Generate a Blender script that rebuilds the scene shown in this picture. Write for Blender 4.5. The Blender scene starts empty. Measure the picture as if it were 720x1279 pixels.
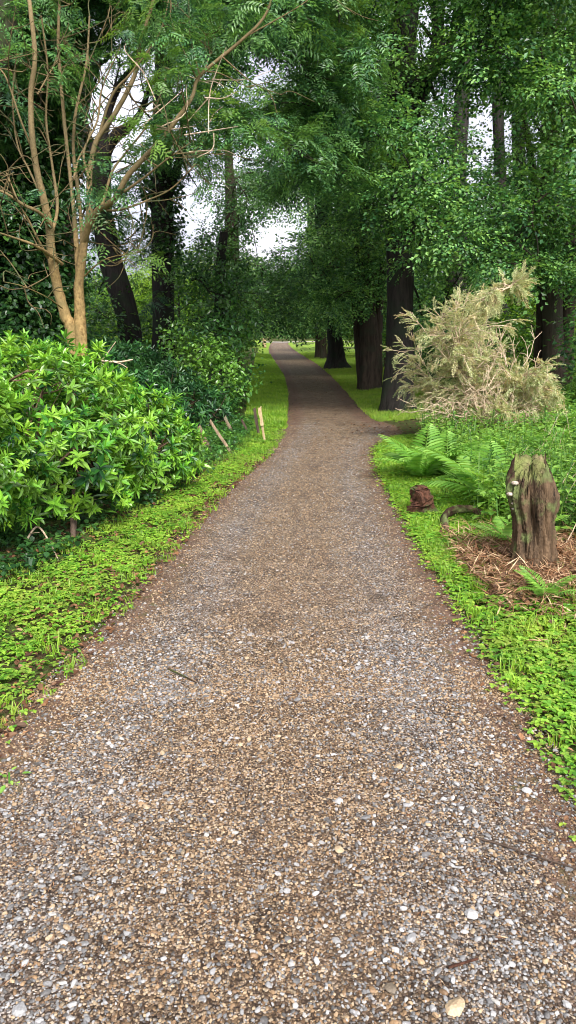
import bpy, math, random
import numpy as np
R = math.radians
SC = bpy.context.scene
COL = SC.collection
rng = np.random.default_rng(11)
random.seed(5)

# ------------------------------------------------------------------ camera, sky, sun, exposure
FPX, TILT, EYE = 930.0, R(13.9), 1.6
cam_d = bpy.data.cameras.new("camera")
cam = bpy.data.objects.new("camera", cam_d)
COL.objects.link(cam)
cam.location = (0, 0, EYE)
cam.rotation_euler = (R(90) - TILT, 0, 0)
cam_d.sensor_fit = 'VERTICAL'
cam_d.sensor_height = 36.0
cam_d.lens = 36.0 * FPX / 1279.0
cam_d.clip_start = 0.05
cam_d.clip_end = 1500
SC.camera = cam

SUN_EL, SUN_AZ = R(46), R(160)      # azimuth measured from +Y towards +X: high, behind the camera on the right
w = bpy.data.worlds.new("World")
SC.world = w
w.use_nodes = True
nt = w.node_tree
nt.nodes.clear()
sky = nt.nodes.new('ShaderNodeTexSky')
sky.sky_type = 'NISHITA'
sky.sun_disc = False
sky.sun_elevation = SUN_EL
sky.sun_rotation = SUN_AZ
sky.dust_density = 4.0
sky.air_density = 1.0
hs = nt.nodes.new('ShaderNodeHueSaturation')
hs.inputs['Saturation'].default_value = 0.16
hs.inputs['Value'].default_value = 1.28
tc = nt.nodes.new('ShaderNodeTexCoord')
nz = nt.nodes.new('ShaderNodeTexNoise')
nz.inputs['Scale'].default_value = 5.0
nz.inputs['Detail'].default_value = 5
rp = nt.nodes.new('ShaderNodeValToRGB')
rp.color_ramp.elements[0].position = 0.3
rp.color_ramp.elements[0].color = (0.56, 0.58, 0.68, 1)
rp.color_ramp.elements[1].position = 0.7
rp.color_ramp.elements[1].color = (0.98, 0.96, 1.02, 1)
mx = nt.nodes.new('ShaderNodeMix')
mx.data_type = 'RGBA'
mx.blend_type = 'MULTIPLY'
mx.inputs[0].default_value = 1.0
bg = nt.nodes.new('ShaderNodeBackground')
bg.inputs['Strength'].default_value = 0.125
wo = nt.nodes.new('ShaderNodeOutputWorld')
nt.links.new(sky.outputs[0], hs.inputs['Color'])
nt.links.new(tc.outputs['Generated'], nz.inputs['Vector'])
nt.links.new(nz.outputs['Fac'], rp.inputs[0])
nt.links.new(hs.outputs[0], mx.inputs[6])
nt.links.new(rp.outputs[0], mx.inputs[7])
nt.links.new(mx.outputs[2], bg.inputs['Color'])
nt.links.new(bg.outputs[0], wo.inputs[0])

sd = bpy.data.lights.new("sun", 'SUN')
sd.energy = 2.0
sd.angle = R(16)
sd.color = (1.0, 0.95, 0.86)
sun = bpy.data.objects.new("sun", sd)
COL.objects.link(sun)
sun.location = (0, 0, 30)
sun.rotation_euler = (R(90) - SUN_EL, 0, math.pi - SUN_AZ)

SC.view_settings.view_transform = 'Standard'
SC.view_settings.look = 'None'
SC.view_settings.gamma = 1
SC.view_settings.exposure = 1.22
try:
    SC.view_settings.use_curve_mapping = False
except Exception:
    pass
SC.cycles.max_bounces = 7
SC.cycles.diffuse_bounces = 4
SC.cycles.glossy_bounces = 2
SC.cycles.transmission_bounces = 4
SC.cycles.use_denoising = True
SC.cycles.denoising_prefilter = 'ACCURATE'
SC.cycles.filter_width = 1.0
SC.cycles.use_adaptive_sampling = False
SC.cycles.sample_clamp_indirect = 6

# ------------------------------------------------------------------ helpers: where things stand
ct, st = math.cos(TILT), math.sin(TILT)
def P(px, py, Y):
    """a point in the place, Y metres ahead, seen at the photograph's (px, py)"""
    u, v = (px - 360) / FPX, (639.5 - py) / FPX
    k = Y / (ct + v * st)
    return np.array([u * k, Y, EYE + k * (v * ct - st)])
def G(px, py):
    u, v = (px - 360) / FPX, (639.5 - py) / FPX
    k = EYE / (st - v * ct)
    return np.array([u * k, k * (ct + v * st), 0.0])
def toPx(p):
    d = p[1] * ct - (p[2] - EYE) * st
    return 360 + FPX * p[0] / d, 639.5 - FPX * (p[1] * st + (p[2] - EYE) * ct) / d

edge = [(1279, -262, 838), (1100, -150, 752), (1000, -62, 703), (940, -10, 672), (900, 30, 648), (860, 68, 620), (800, 120, 588),
        (740, 172, 553), (700, 205, 528), (660, 240, 507), (620, 276, 484), (590, 308, 468), (565, 338, 464), (556, 344, 470), (549, 349, 487), (541, 352, 500), (532, 355, 492),
        (525, 356, 468), (510, 357, 451), (490, 358, 434), (470, 353, 415), (455, 344, 397), (445, 338, 380), (437, 336, 367),
        (430, 338, 360)]
EL = np.array([G(a, y) for y, a, b in edge])
ER = np.array([G(b, y) for y, a, b in edge])
def fL(y): return np.interp(y, EL[:, 1], EL[:, 0])
def fR(y): return np.interp(y, ER[:, 1], ER[:, 0])

def hashn(x, y, s=0.0):
    """smooth pseudo noise -1..1"""
    return (np.sin(x * 1.7 + y * 2.3 + s) + np.sin(x * 3.1 - y * 1.9 + 1.3 + s * 2) + np.sin(-x * 2.2 + y * 4.7 + 4.1 + s * 3) * .6
            + np.sin(x * 7.3 + y * 6.1 + s) * .35) / 2.95
def gz(x, y):
    x = np.asarray(x, float); y = np.asarray(y, float)
    d = np.maximum(fL(y) - x, x - fR(y))
    d = np.where(y > 78, np.maximum(d, 0), d)
    k = np.clip((d - .02) / .9, 0, 1)
    k = k * k * (3 - 2 * k)
    far = np.clip((d - 1.0) / 6, 0, 1)
    return k * (.05 + .035 * hashn(x * 1.1, y * 1.1)) + far * .16 * hashn(x * .35, y * .33, 2)

# ------------------------------------------------------------------ helpers: meshes
def mesh(name, V, F, mat, rnd=None, tone=None, smooth=False):
    V = np.asarray(V, np.float32); F = np.asarray(F, np.int32)
    me = bpy.data.meshes.new(name)
    k = F.shape[1]
    me.vertices.add(len(V)); me.vertices.foreach_set('co', V.ravel())
    me.loops.add(F.size); me.loops.foreach_set('vertex_index', F.ravel())
    me.polygons.add(len(F)); me.polygons.foreach_set('loop_start', np.arange(0, F.size, k, dtype=np.int32))
    me.update(calc_edges=True)
    for nm, a in (('rnd', rnd), ('tone', tone)):
        if a is not None:
            at = me.attributes.new(nm, 'FLOAT', 'POINT')
            at.data.foreach_set('value', np.asarray(a, np.float32))
    me.polygons.foreach_set('use_smooth', np.full(len(F), bool(smooth)))
    if mat: me.materials.append(mat)
    return me
def link(name, me, parent=None, loc=None):
    o = bpy.data.objects.new(name, me)
    COL.objects.link(o)
    if parent: o.parent = parent
    if loc is not None: o.location = loc
    return o
def tag(o, label=None, cat=None, group=None, kind=None):
    if label: o['label'] = label
    if cat: o['category'] = cat
    if group: o['group'] = group
    if kind: o['kind'] = kind
    return o
def thing(name, loc, label, cat, group=None):
    o = bpy.data.objects.new(name, None)
    COL.objects.link(o)
    o.location = tuple(float(a) for a in loc)
    o.empty_display_size = .2
    return tag(o, label, cat, group)
def part(name, root, VF, mat, rnd=None, tone=None, smooth=False, origin=None):
    V, F = VF
    V = np.asarray(V, float) - np.array(root.location if origin is None else origin)
    return link(name, mesh(name, V, F, mat, rnd, tone, smooth), root)

def smoothline(pts, n=6):
    """Catmull-Rom through pts (each row any number of columns)"""
    p = np.asarray(pts, float)
    if len(p) < 3:
        t = np.linspace(0, 1, n + 1)[:, None]
        return p[0] * (1 - t) + p[-1] * t
    q = np.vstack([2 * p[0] - p[1], p, 2 * p[-1] - p[-2]])
    out = []
    for i in range(1, len(q) - 2):
        for t in np.arange(n) / n:
            a, b, c, d = q[i - 1], q[i], q[i + 1], q[i + 2]
            out.append(.5 * (2 * b + (c - a) * t + (2 * a - 5 * b + 4 * c - d) * t * t + (3 * b - a - 3 * c + d) * t ** 3))
    out.append(p[-1])
    return np.array(out)
class Acc:
    def __init__(s): s.V = []; s.F = []; s.n = 0
    def add(s, V, F):
        s.V.append(np.asarray(V, float)); s.F.append(np.asarray(F, int) + s.n); s.n += len(V)
    def out(s): return np.vstack(s.V), np.vstack(s.F)
    def tube(s, pts, rad, ns=7, lump=.06, flute=0, nfl=5, cap=False, fl_decay=None):
        p = np.asarray(pts, float); r = np.asarray(rad, float) * np.ones(len(p))
        if cap:
            p = np.vstack([p[0], p, p[-1]]); r = np.concatenate([[1e-4], r, [1e-4]])
        m = len(p)
        t = np.gradient(p, axis=0) if m > 2 else np.array([p[1] - p[0]] * 2)
        t /= np.linalg.norm(t, axis=1)[:, None] + 1e-9
        a = np.cross(t, [0.31, .91, .27] if abs(t[0][2]) > .7 else [0.05, .02, 1.0])
        a /= np.linalg.norm(a, axis=1)[:, None] + 1e-9
        b = np.cross(t, a)
        th = np.arange(ns) * 2 * math.pi / ns
        ph = rng.random(3) * 6
        rr = r[:, None] * (1 + lump * rng.normal(size=(m, ns)) * .6 + lump * np.sin(2 * th + ph[0] + p[:, 2:3] * 2))
        if flute:
            fd = np.ones(m) if fl_decay is None else np.asarray(fl_decay)
            if cap and len(fd) != m: fd = np.concatenate([[fd[0]], fd, [fd[-1]]])
            rr = rr * (1 + flute * fd[:, None] * (np.cos(nfl * th + ph[1] + p[:, 2:3] * .35) + .5 * np.cos((nfl * 2 + 1) * th + ph[2])))
        V = p[:, None, :] + rr[..., None] * (np.cos(th)[None, :, None] * a[:, None, :] + np.sin(th)[None, :, None] * b[:, None, :])
        i = np.arange(m - 1)[:, None] * ns; j = np.arange(ns)[None, :]; j2 = (j + 1) % ns
        F = np.stack([i + j, i + j2, i + ns + j2, i + ns + j], -1).reshape(-1, 4)
        s.add(V.reshape(-1, 3), F)

def unit(v): return v / (np.linalg.norm(v, axis=-1, keepdims=True) + 1e-9)

# ------------------------------------------------------------------ helpers: materials
def newmat(name):
    m = bpy.data.materials.new(name); m.use_nodes = True
    t = m.node_tree; t.nodes.clear()
    o = t.nodes.new('ShaderNodeOutputMaterial')
    return m, t, o
def N(t, typ, **kw):
    n = t.nodes.new(typ)
    for k, v in kw.items():
        if k.startswith('_'): setattr(n, k[1:], v)
        else: n.inputs[k.replace('__', ' ')].default_value = v
    return n
def ramp(t, stops, interp='LINEAR'):
    n = t.nodes.new('ShaderNodeValToRGB'); e = n.color_ramp.elements
    n.color_ramp.interpolation = interp
    while len(e) < len(stops): e.new(0.5)
    for el, (p, c) in zip(e, stops):
        el.position = p; el.color = (c[0], c[1], c[2], 1)
    return n
def mixc(t, fac, a, b, mode='MIX'):
    m = t.nodes.new('ShaderNodeMix'); m.data_type = 'RGBA'; m.blend_type = mode
    for i, x in ((0, fac), (6, a), (7, b)):
        if hasattr(x, 'is_linked'): t.links.new(x, m.inputs[i])
        elif i == 0: m.inputs[0].default_value = x
        else: m.inputs[i].default_value = (x[0], x[1], x[2], 1)
    return m.outputs[2]
def math_(t, op, a, b=0.0, clamp=False):
    m = t.nodes.new('ShaderNodeMath'); m.operation = op; m.use_clamp = clamp
    for i, x in enumerate((a, b)):
        if hasattr(x, 'is_linked'): t.links.new(x, m.inputs[i])
        else: m.inputs[i].default_value = x
    return m.outputs[0]
def leafmat(name, stops, tonecol=None, transl=.35, rough=.42, spec=.5, trans_gain=1.5):
    m, t, o = newmat(name)
    a = N(t, 'ShaderNodeAttribute', _attribute_name='rnd')
    r = ramp(t, stops); t.links.new(a.outputs['Fac'], r.inputs[0])
    c = r.outputs[0]
    if tonecol:
        b = N(t, 'ShaderNodeAttribute', _attribute_name='tone')
        c = mixc(t, b.outputs['Fac'], c, tonecol)
    p = N(t, 'ShaderNodeBsdfPrincipled', Roughness=rough)
    p.inputs['Specular IOR Level'].default_value = spec
    t.links.new(c, p.inputs['Base Color'])
    tr = N(t, 'ShaderNodeBsdfTranslucent')
    cc = mixc(t, 1.0, c, (trans_gain * 1.15, trans_gain, trans_gain * .55), 'MULTIPLY')
    t.links.new(cc, tr.inputs['Color'])
    mx = N(t, 'ShaderNodeMixShader'); mx.inputs[0].default_value = transl
    t.links.new(p.outputs[0], mx.inputs[1]); t.links.new(tr.outputs[0], mx.inputs[2])
    t.links.new(mx.outputs[0], o.inputs[0])
    return m
def barkmat(name, c1, c2, c3=None, scale=14, stretch=.18, bump=.6, rough=.9, moss=None, mossamt=.5, zmix=None):
    m, t, o = newmat(name)
    tc = N(t, 'ShaderNodeTexCoord')
    mp = N(t, 'ShaderNodeMapping'); mp.inputs['Scale'].default_value = (1, 1, stretch)
    t.links.new(tc.outputs['Object'], mp.inputs[0])
    n1 = N(t, 'ShaderNodeTexNoise', Scale=scale, Detail=8, Roughness=.65); t.links.new(mp.outputs[0], n1.inputs['Vector'])
    r = ramp(t, [(.32, c1), (.62, c2)]); t.links.new(n1.outputs['Fac'], r.inputs[0])
    c = r.outputs[0]
    if c3 is not None:
        n2 = N(t, 'ShaderNodeTexNoise', Scale=3.0, Detail=4); t.links.new(tc.outputs['Object'], n2.inputs['Vector'])
        r2 = ramp(t, [(.48, (0, 0, 0)), (.62, (1, 1, 1))]); t.links.new(n2.outputs['Fac'], r2.inputs[0])
        c = mixc(t, r2.outputs[0], c, c3)
    if moss:
        n3 = N(t, 'ShaderNodeTexNoise', Scale=7.0, Detail=6); t.links.new(tc.outputs['Object'], n3.inputs['Vector'])
        r3 = ramp(t, [(.62 - mossamt * .25, (0, 0, 0)), (.72 - mossamt * .2, (1, 1, 1))]); t.links.new(n3.outputs['Fac'], r3.inputs[0])
        c = mixc(t, r3.outputs[0], c, moss)
    if zmix:                                         # shade on the upper stems painted in: darker grey olive with height
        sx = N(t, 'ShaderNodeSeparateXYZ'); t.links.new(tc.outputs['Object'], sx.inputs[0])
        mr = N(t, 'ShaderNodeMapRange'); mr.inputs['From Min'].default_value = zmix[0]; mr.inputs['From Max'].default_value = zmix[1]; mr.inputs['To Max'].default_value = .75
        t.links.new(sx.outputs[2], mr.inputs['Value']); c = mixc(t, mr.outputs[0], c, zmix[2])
    p = N(t, 'ShaderNodeBsdfPrincipled', Roughness=rough)
    p.inputs['Specular IOR Level'].default_value = .25
    t.links.new(c, p.inputs['Base Color'])
    b = N(t, 'ShaderNodeBump', Strength=bump, Distance=.03)
    t.links.new(n1.outputs['Fac'], b.inputs['Height']); t.links.new(b.outputs[0], p.inputs['Normal'])
    t.links.new(p.outputs[0], o.inputs[0])
    return m

M = {}
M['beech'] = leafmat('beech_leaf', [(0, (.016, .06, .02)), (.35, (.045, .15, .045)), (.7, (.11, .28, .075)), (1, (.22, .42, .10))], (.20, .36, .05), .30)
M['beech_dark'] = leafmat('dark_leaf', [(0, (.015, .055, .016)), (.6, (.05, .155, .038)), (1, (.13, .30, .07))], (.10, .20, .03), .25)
M['ash'] = leafmat('ash_leaf', [(0, (.016, .062, .026)), (.5, (.05, .155, .055)), (1, (.14, .32, .09))], (.22, .38, .05), .35)
M['ivy'] = leafmat('ivy_leaf', [(0, (.012, .042, .014)), (.6, (.032, .10, .024)), (1, (.10, .22, .04))], (.10, .22, .03), .2, .3)
M['bright'] = leafmat('bright_leaf', [(0, (.06, .15, .02)), (.6, (.13, .30, .035)), (1, (.26, .46, .06))], (.35, .5, .06), .5)  # yellow green of sunlit, backlit leaves put into the leaf colour
M['laurel'] = leafmat('laurel_leaf', [(0, (.016, .06, .016)), (.6, (.05, .16, .03)), (1, (.13, .29, .05))], (.2, .4, .04), .2, .28)
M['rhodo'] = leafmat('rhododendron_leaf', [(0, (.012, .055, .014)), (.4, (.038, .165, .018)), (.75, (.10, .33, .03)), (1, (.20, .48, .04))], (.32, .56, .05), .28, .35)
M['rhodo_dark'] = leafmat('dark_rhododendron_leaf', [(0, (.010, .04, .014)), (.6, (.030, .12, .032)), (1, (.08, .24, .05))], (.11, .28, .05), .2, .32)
M['weed'] = leafmat('weed_leaf', [(0, (.05, .17, .014)), (.5, (.155, .37, .03)), (1, (.34, .57, .06))], (.45, .42, .09), .4, .5)
M['grass'] = leafmat('grass_blade', [(0, (.09, .23, .015)), (.6, (.20, .40, .025)), (1, (.34, .52, .05))], (.34, .34, .10), .4, .5)
M['fern'] = leafmat('fern_leaf', [(0, (.06, .20, .03)), (.5, (.17, .38, .06)), (1, (.34, .56, .12))], (.35, .55, .08), .42, .5)
M['bramble'] = leafmat('undergrowth_leaf', [(0, (.035, .11, .02)), (.5, (.11, .27, .035)), (1, (.26, .44, .08))], (.26, .42, .06), .35, .45)
M['needle'] = leafmat('grey_green_needle', [(0, (.15, .21, .08)), (.5, (.38, .46, .21)), (1, (.70, .72, .44))], (.58, .46, .27), .25, .7, .2)
M['litter'] = leafmat('dead_leaf', [(0, (.05, .022, .012)), (.5, (.21, .10, .045)), (.8, (.40, .22, .11)), (1, (.58, .42, .25))], (.4, .3, .2), .1, .7, .2)
M['bark_dark'] = barkmat('dark_bark', (.008, .007, .006), (.034, .028, .025), (.02, .026, .016), 16, .15, .9)
M['bark_brown'] = barkmat('brown_bark', (.02, .014, .010), (.075, .054, .040), (.045, .042, .028), 16, .12, .9)
M['bark_red'] = barkmat('reddish_bark', (.05, .03, .024), (.22, .15, .12), (.12, .10, .07), 18, .08, 1.0)
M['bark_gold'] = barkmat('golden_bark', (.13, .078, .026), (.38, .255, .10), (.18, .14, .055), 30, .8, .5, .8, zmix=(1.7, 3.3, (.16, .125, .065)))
M['bark_gold_upper'] = barkmat('olive_grey_bark', (.06, .045, .022), (.19, .135, .06), (.08, .085, .035), 30, .8, .5, .85)  # darker olive copy for the twigs, upper shade put into the bark colour
M['bark_ivy'] = barkmat('mossy_bark', (.02, .016, .012), (.06, .05, .035), (.04, .07, .02), 14, .2, .8)
M['twig'] = barkmat('pale_dead_twig', (.32, .22, .13), (.66, .53, .38), None, 30, .5, .2)
M['twig_dark'] = barkmat('brown_twig', (.07, .04, .025), (.17, .11, .07), None, 30, .5, .2)
M['wood'] = barkmat('weathered_wood', (.12, .08, .05), (.34, .25, .16), (.22, .22, .14), 26, .12, .5)
M['wood_pale'] = barkmat('cut_pale_wood', (.26, .18, .09), (.50, .39, .22), None, 26, .12, .4)
M['wood_dark'] = barkmat('dark_wood', (.03, .02, .016), (.10, .07, .05), None, 26, .12, .5)
M['stump'] = barkmat('rotten_stump_wood', (.005, .0035, .0025), (.17, .11, .062), (.035, .018, .010), 26, .09, 1.0, .9, (.13, .16, .055), .38)
M['stump_top'] = barkmat('mossy_stump_top', (.05, .03, .02), (.30, .24, .13), (.16, .20, .05), 22, .8, 1.0)
M['fungus'] = barkmat('pale_fungus', (.22, .15, .10), (.62, .55, .46), None, 40, 1, .4)
M['rot'] = barkmat('red_rotten_wood', (.02, .009, .006), (.15, .065, .038), (.05, .04, .02), 40, .7, 1.0, .95, (.08, .11, .03), .45)

def stonemat():
    m, t, o = newmat('gravel_stone')
    a = N(t, 'ShaderNodeAttribute', _attribute_name='rnd')
    r = ramp(t, [(0, (.035, .02, .012)), (.16, (.125, .074, .038)), (.30, (.28, .18, .095)), (.44, (.44, .34, .215)), (.52, (.06, .054, .048)),
                 (.66, (.145, .145, .145)), (.80, (.28, .283, .285)), (.90, (.42, .42, .415)), (.965, (.10, .10, .105)), (1, (.42, .41, .38))])
    t.links.new(a.outputs['Fac'], r.inputs[0])
    tc = N(t, 'ShaderNodeTexCoord')
    n = N(t, 'ShaderNodeTexNoise', Scale=160.0, Detail=4); t.links.new(tc.outputs['Object'], n.inputs['Vector'])
    r2 = ramp(t, [(.3, (.72, .70, .68)), (.7, (1.15, 1.13, 1.1))]); t.links.new(n.outputs['Fac'], r2.inputs[0])
    c = mixc(t, 1.0, r.outputs[0], r2.outputs[0], 'MULTIPLY')
    p = N(t, 'ShaderNodeBsdfPrincipled', Roughness=.55); p.inputs['Specular IOR Level'].default_value = .5
    t.links.new(c, p.inputs['Base Color'])
    b = N(t, 'ShaderNodeBump', Strength=.3, Distance=.004); t.links.new(n.outputs['Fac'], b.inputs['Height'])
    t.links.new(b.outputs[0], p.inputs['Normal']); t.links.new(p.outputs[0], o.inputs[0])
    return m
M['stone'] = stonemat()

def pathmat():
    """fine crushed gravel: brown bed with crushed chips; 'tone' is greyness of the wheel tracks, 'rnd' the closeness of the edge plus the painted far shade"""
    m, t, o = newmat('gravel_path')
    tc = N(t, 'ShaderNodeTexCoord')
    wob = N(t, 'ShaderNodeTexNoise', Scale=60.0, Detail=2)
    t.links.new(tc.outputs['Object'], wob.inputs['Vector'])
    vec = mixc(t, .012, tc.outputs['Object'], wob.outputs['Color'], 'ADD')
    v1 = N(t, 'ShaderNodeTexVoronoi', Scale=125.0); t.links.new(vec, v1.inputs['Vector'])
    v2 = N(t, 'ShaderNodeTexVoronoi', Scale=62.0); t.links.new(vec, v2.inputs['Vector'])
    sep1 = N(t, 'ShaderNodeSeparateColor'); t.links.new(v1.outputs['Color'], sep1.inputs[0])
    sep2 = N(t, 'ShaderNodeSeparateColor'); t.links.new(v2.outputs['Color'], sep2.inputs[0])
    brown = ramp(t, [(0, (.05, .032, .018)), (.3, (.135, .09, .05)), (.6, (.24, .17, .10)), (.85, (.36, .27, .17)), (1, (.46, .38, .27))])
    grey = ramp(t, [(0, (.05, .038, .03)), (.35, (.14, .115, .095)), (.65, (.235, .205, .18)), (.9, (.33, .305, .28)), (1, (.42, .40, .375))])
    t.links.new(sep1.outputs[0], brown.inputs[0]); t.links.new(sep1.outputs[0], grey.inputs[0])
    at = N(t, 'ShaderNodeAttribute', _attribute_name='tone'); ae = N(t, 'ShaderNodeAttribute', _attribute_name='rnd')
    big = N(t, 'ShaderNodeTexNoise', Scale=1.6, Detail=5, Roughness=.6); t.links.new(tc.outputs['Object'], big.inputs['Vector'])
    f = math_(t, 'ADD', at.outputs['Fac'], math_(t, 'MULTIPLY', math_(t, 'SUBTRACT', big.outputs['Fac'], .5), 1.6), True)
    f = math_(t, 'ADD', f, math_(t, 'MULTIPLY', math_(t, 'SUBTRACT', sep1.outputs[1], .5), .9), True)
    c = mixc(t, f, brown.outputs[0], grey.outputs[0])
    # larger chips
    lg = ramp(t, [(.80, (0, 0, 0)), (.86, (1, 1, 1))]); t.links.new(sep2.outputs[1], lg.inputs[0])
    chips = ramp(t, [(0, (.14, .13, .125)), (.5, (.27, .26, .255)), (1, (.38, .34, .29))]); t.links.new(sep2.outputs[0], chips.inputs[0])
    inner = ramp(t, [(.30, (1, 1, 1)), (.42, (0, 0, 0))]); t.links.new(v2.outputs['Distance'], inner.inputs[0])
    c = mixc(t, math_(t, 'MULTIPLY', lg.outputs[0], inner.outputs[0]), c, chips.outputs[0])
    # soil between the chips (deeper, darker earth)
    gap = ramp(t, [(.50, (0, 0, 0)), (.66, (1, 1, 1))]); t.links.new(v1.outputs['Distance'], gap.inputs[0])
    c = mixc(t, math_(t, 'MULTIPLY', gap.outputs[0], .92), c, (.032, .020, .013))
    # worn patches of damp soil
    pn = N(t, 'ShaderNodeTexNoise', Scale=.9, Detail=7, Roughness=.62); t.links.new(tc.outputs['Object'], pn.inputs['Vector'])
    pr = ramp(t, [(.50, (0, 0, 0)), (.66, (.55, .55, .55))]); t.links.new(pn.outputs['Fac'], pr.inputs[0])
    c = mixc(t, pr.outputs[0], c, (.10, .066, .04))
    fn_ = N(t, 'ShaderNodeTexNoise', Scale=5.0, Detail=8, Roughness=.75); t.links.new(tc.outputs['Object'], fn_.inputs['Vector'])
    fr_ = ramp(t, [(.35, (.55, .52, .5)), (.65, (1.45, 1.42, 1.4))]); t.links.new(fn_.outputs['Fac'], fr_.inputs[0])
    c = mixc(t, 1.0, c, fr_.outputs[0], 'MULTIPLY')
    # shade of the far stretch painted as dark red-brown, edge soil and moss
    en = N(t, 'ShaderNodeTexNoise', Scale=9.0, Detail=6); t.links.new(tc.outputs['Object'], en.inputs['Vector'])
    ef = math_(t, 'ADD', ae.outputs['Fac'], math_(t, 'MULTIPLY', math_(t, 'SUBTRACT', en.outputs['Fac'], .5), 1.3))
    er = ramp(t, [(.35, (0, 0, 0)), (.75, (1, 1, 1))]); t.links.new(ef, er.inputs[0])
    soil = ramp(t, [(.35, (.05, .028, .019)), (.55, (.15, .085, .058)), (.7, (.075, .07, .022))]); t.links.new(en.outputs['Fac'], soil.inputs[0])
    c = mixc(t, math_(t, 'MULTIPLY', er.outputs[0], .85), c, soil.outputs[0])
    p = N(t, 'ShaderNodeBsdfPrincipled', Roughness=.75); p.inputs['Specular IOR Level'].default_value = .3
    t.links.new(c, p.inputs['Base Color'])
    h = math_(t, 'SUBTRACT', math_(t, 'MULTIPLY', math_(t, 'SUBTRACT', 1.0, v1.outputs['Distance']), math_(t, 'ADD', sep1.outputs[2], .4)),
              math_(t, 'MULTIPLY', v2.outputs['Distance'], .6))
    b = N(t, 'ShaderNodeBump', Strength=1.0, Distance=.006); t.links.new(h, b.inputs['Height'])
    t.links.new(b.outputs[0], p.inputs['Normal']); t.links.new(p.outputs[0], o.inputs[0])
    return m
M['path'] = pathmat()
def soilmat(name, stops, scale=6.0, bump=.5):
    m, t, o = newmat(name)
    tc = N(t, 'ShaderNodeTexCoord')
    n = N(t, 'ShaderNodeTexNoise', Scale=scale, Detail=10, Roughness=.7); t.links.new(tc.outputs['Object'], n.inputs['Vector'])
    r = ramp(t, stops); t.links.new(n.outputs['Fac'], r.inputs[0])
    n2 = N(t, 'ShaderNodeTexNoise', Scale=scale * 14, Detail=4); t.links.new(tc.outputs['Object'], n2.inputs['Vector'])
    r2 = ramp(t, [(.3, (.55, .55, .55)), (.7, (1.4, 1.4, 1.4))]); t.links.new(n2.outputs['Fac'], r2.inputs[0])
    c = mixc(t, 1, r.outputs[0], r2.outputs[0], 'MULTIPLY')
    p = N(t, 'ShaderNodeBsdfPrincipled', Roughness=.95); p.inputs['Specular IOR Level'].default_value = .15
    t.links.new(c, p.inputs['Base Color'])
    b = N(t, 'ShaderNodeBump', Strength=bump, Distance=.02); t.links.new(n2.outputs['Fac'], b.inputs['Height'])
    t.links.new(b.outputs[0], p.inputs['Normal']); t.links.new(p.outputs[0], o.inputs[0])
    return m
M['soil'] = soilmat('woodland_soil', [(.3, (.03, .02, .012)), (.44, (.08, .055, .03)), (.52, (.05, .085, .018)), (.6, (.075, .10, .022)), (.68, (.10, .065, .035)), (.8, (.16, .11, .065))], 9.0, .9)
M['track'] = soilmat('dark_earth_track', [(.3, (.04, .024, .016)), (.7, (.12, .075, .055))])
M['lawn'] = soilmat('lawn_turf', [(.3, (.07, .11, .02)), (.5, (.17, .28, .03)), (.7, (.28, .36, .05))], 3.0)
M['gravel_far'] = soilmat('pale_far_gravel', [(.3, (.25, .21, .18)), (.7, (.42, .38, .34))], 8.0)

# ------------------------------------------------------------------ the setting
def axis(a, b, near, far, step, grow):
    out = [near]; s = step
    x = near
    while x < b: x += s; s *= grow; out.append(x)
    return out
xs = [0.0]; s = .09
while xs[-1] < 320:
    xs.append(xs[-1] + s)
    if xs[-1] > 3: s *= 1.09
xs = np.array(sorted([-a for a in xs[1:]] + xs))
ys = [0.5]; s = .09
while ys[-1] < 600:
    ys.append(ys[-1] + s)
    if ys[-1] > 9: s *= 1.035
ys = np.concatenate([[-60, -30, -15, -8, -4, -2, -1, -.4, .1], ys])
X, Y = np.meshgrid(xs, ys)
Z = gz(X, Y) - .012
nx, ny = len(xs), len(ys)
i = np.arange(ny - 1)[:, None] * nx + np.arange(nx - 1)[None, :]
Fg = np.stack([i, i + 1, i + nx + 1, i + nx], -1).reshape(-1, 4)
g = link('ground', mesh('ground', np.stack([X, Y, Z], -1).reshape(-1, 3), Fg, M['soil'], smooth=True))
tag(g, kind='structure')

def strip(name, y, xl, xr, ncol, mat, zoff, jit=0.0, path=False, label=None):
    y = np.asarray(y); n = len(y)
    xl = xl + jit * hashn(y * 6, y * 2.3); xr = xr + jit * hashn(y * 5, y * 3.3, 5)
    u = np.linspace(0, 1, ncol)
    XX = xl[:, None] * (1 - u) + xr[:, None] * u
    YY = np.repeat(y[:, None], ncol, 1)
    ZZ = gz(XX, YY) + zoff
    tone = np.exp(-((u - .22) / .10) ** 2) + .9 * np.exp(-((u - .80) / .11) ** 2)
    tone = np.repeat(tone[None] * .62 + .08, n, 0) - np.clip((YY - 9) / 12, 0, .45)
    ed = 1 - np.clip(np.minimum(XX - xl[:, None], xr[:, None] - XX) / .42, 0, 1)
    ed = ed * .95 + np.clip((YY - 9.5) / 4, 0, 1) * .45 - np.clip((YY - 45) / 25, 0, 1) * .5  # raised over the middle distance to paint the wood's shade into the path
    i = np.arange(n - 1)[:, None] * ncol + np.arange(ncol - 1)[None, :]
    F = np.stack([i, i + 1, i + ncol + 1, i + ncol], -1).reshape(-1, 4)
    o = link(name, mesh(name, np.stack([XX, YY, ZZ], -1).reshape(-1, 3), F, mat, ed.ravel(), tone.ravel(), True))
    return tag(o, label, kind='structure')
yy = np.concatenate([np.arange(-3, 14, .06), np.arange(14, 40, .25), np.arange(40, 84, .8)])
strip('path', yy, fL(yy) - .03, fR(yy) + .03, 41, M['path'], .004, .025)
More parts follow.
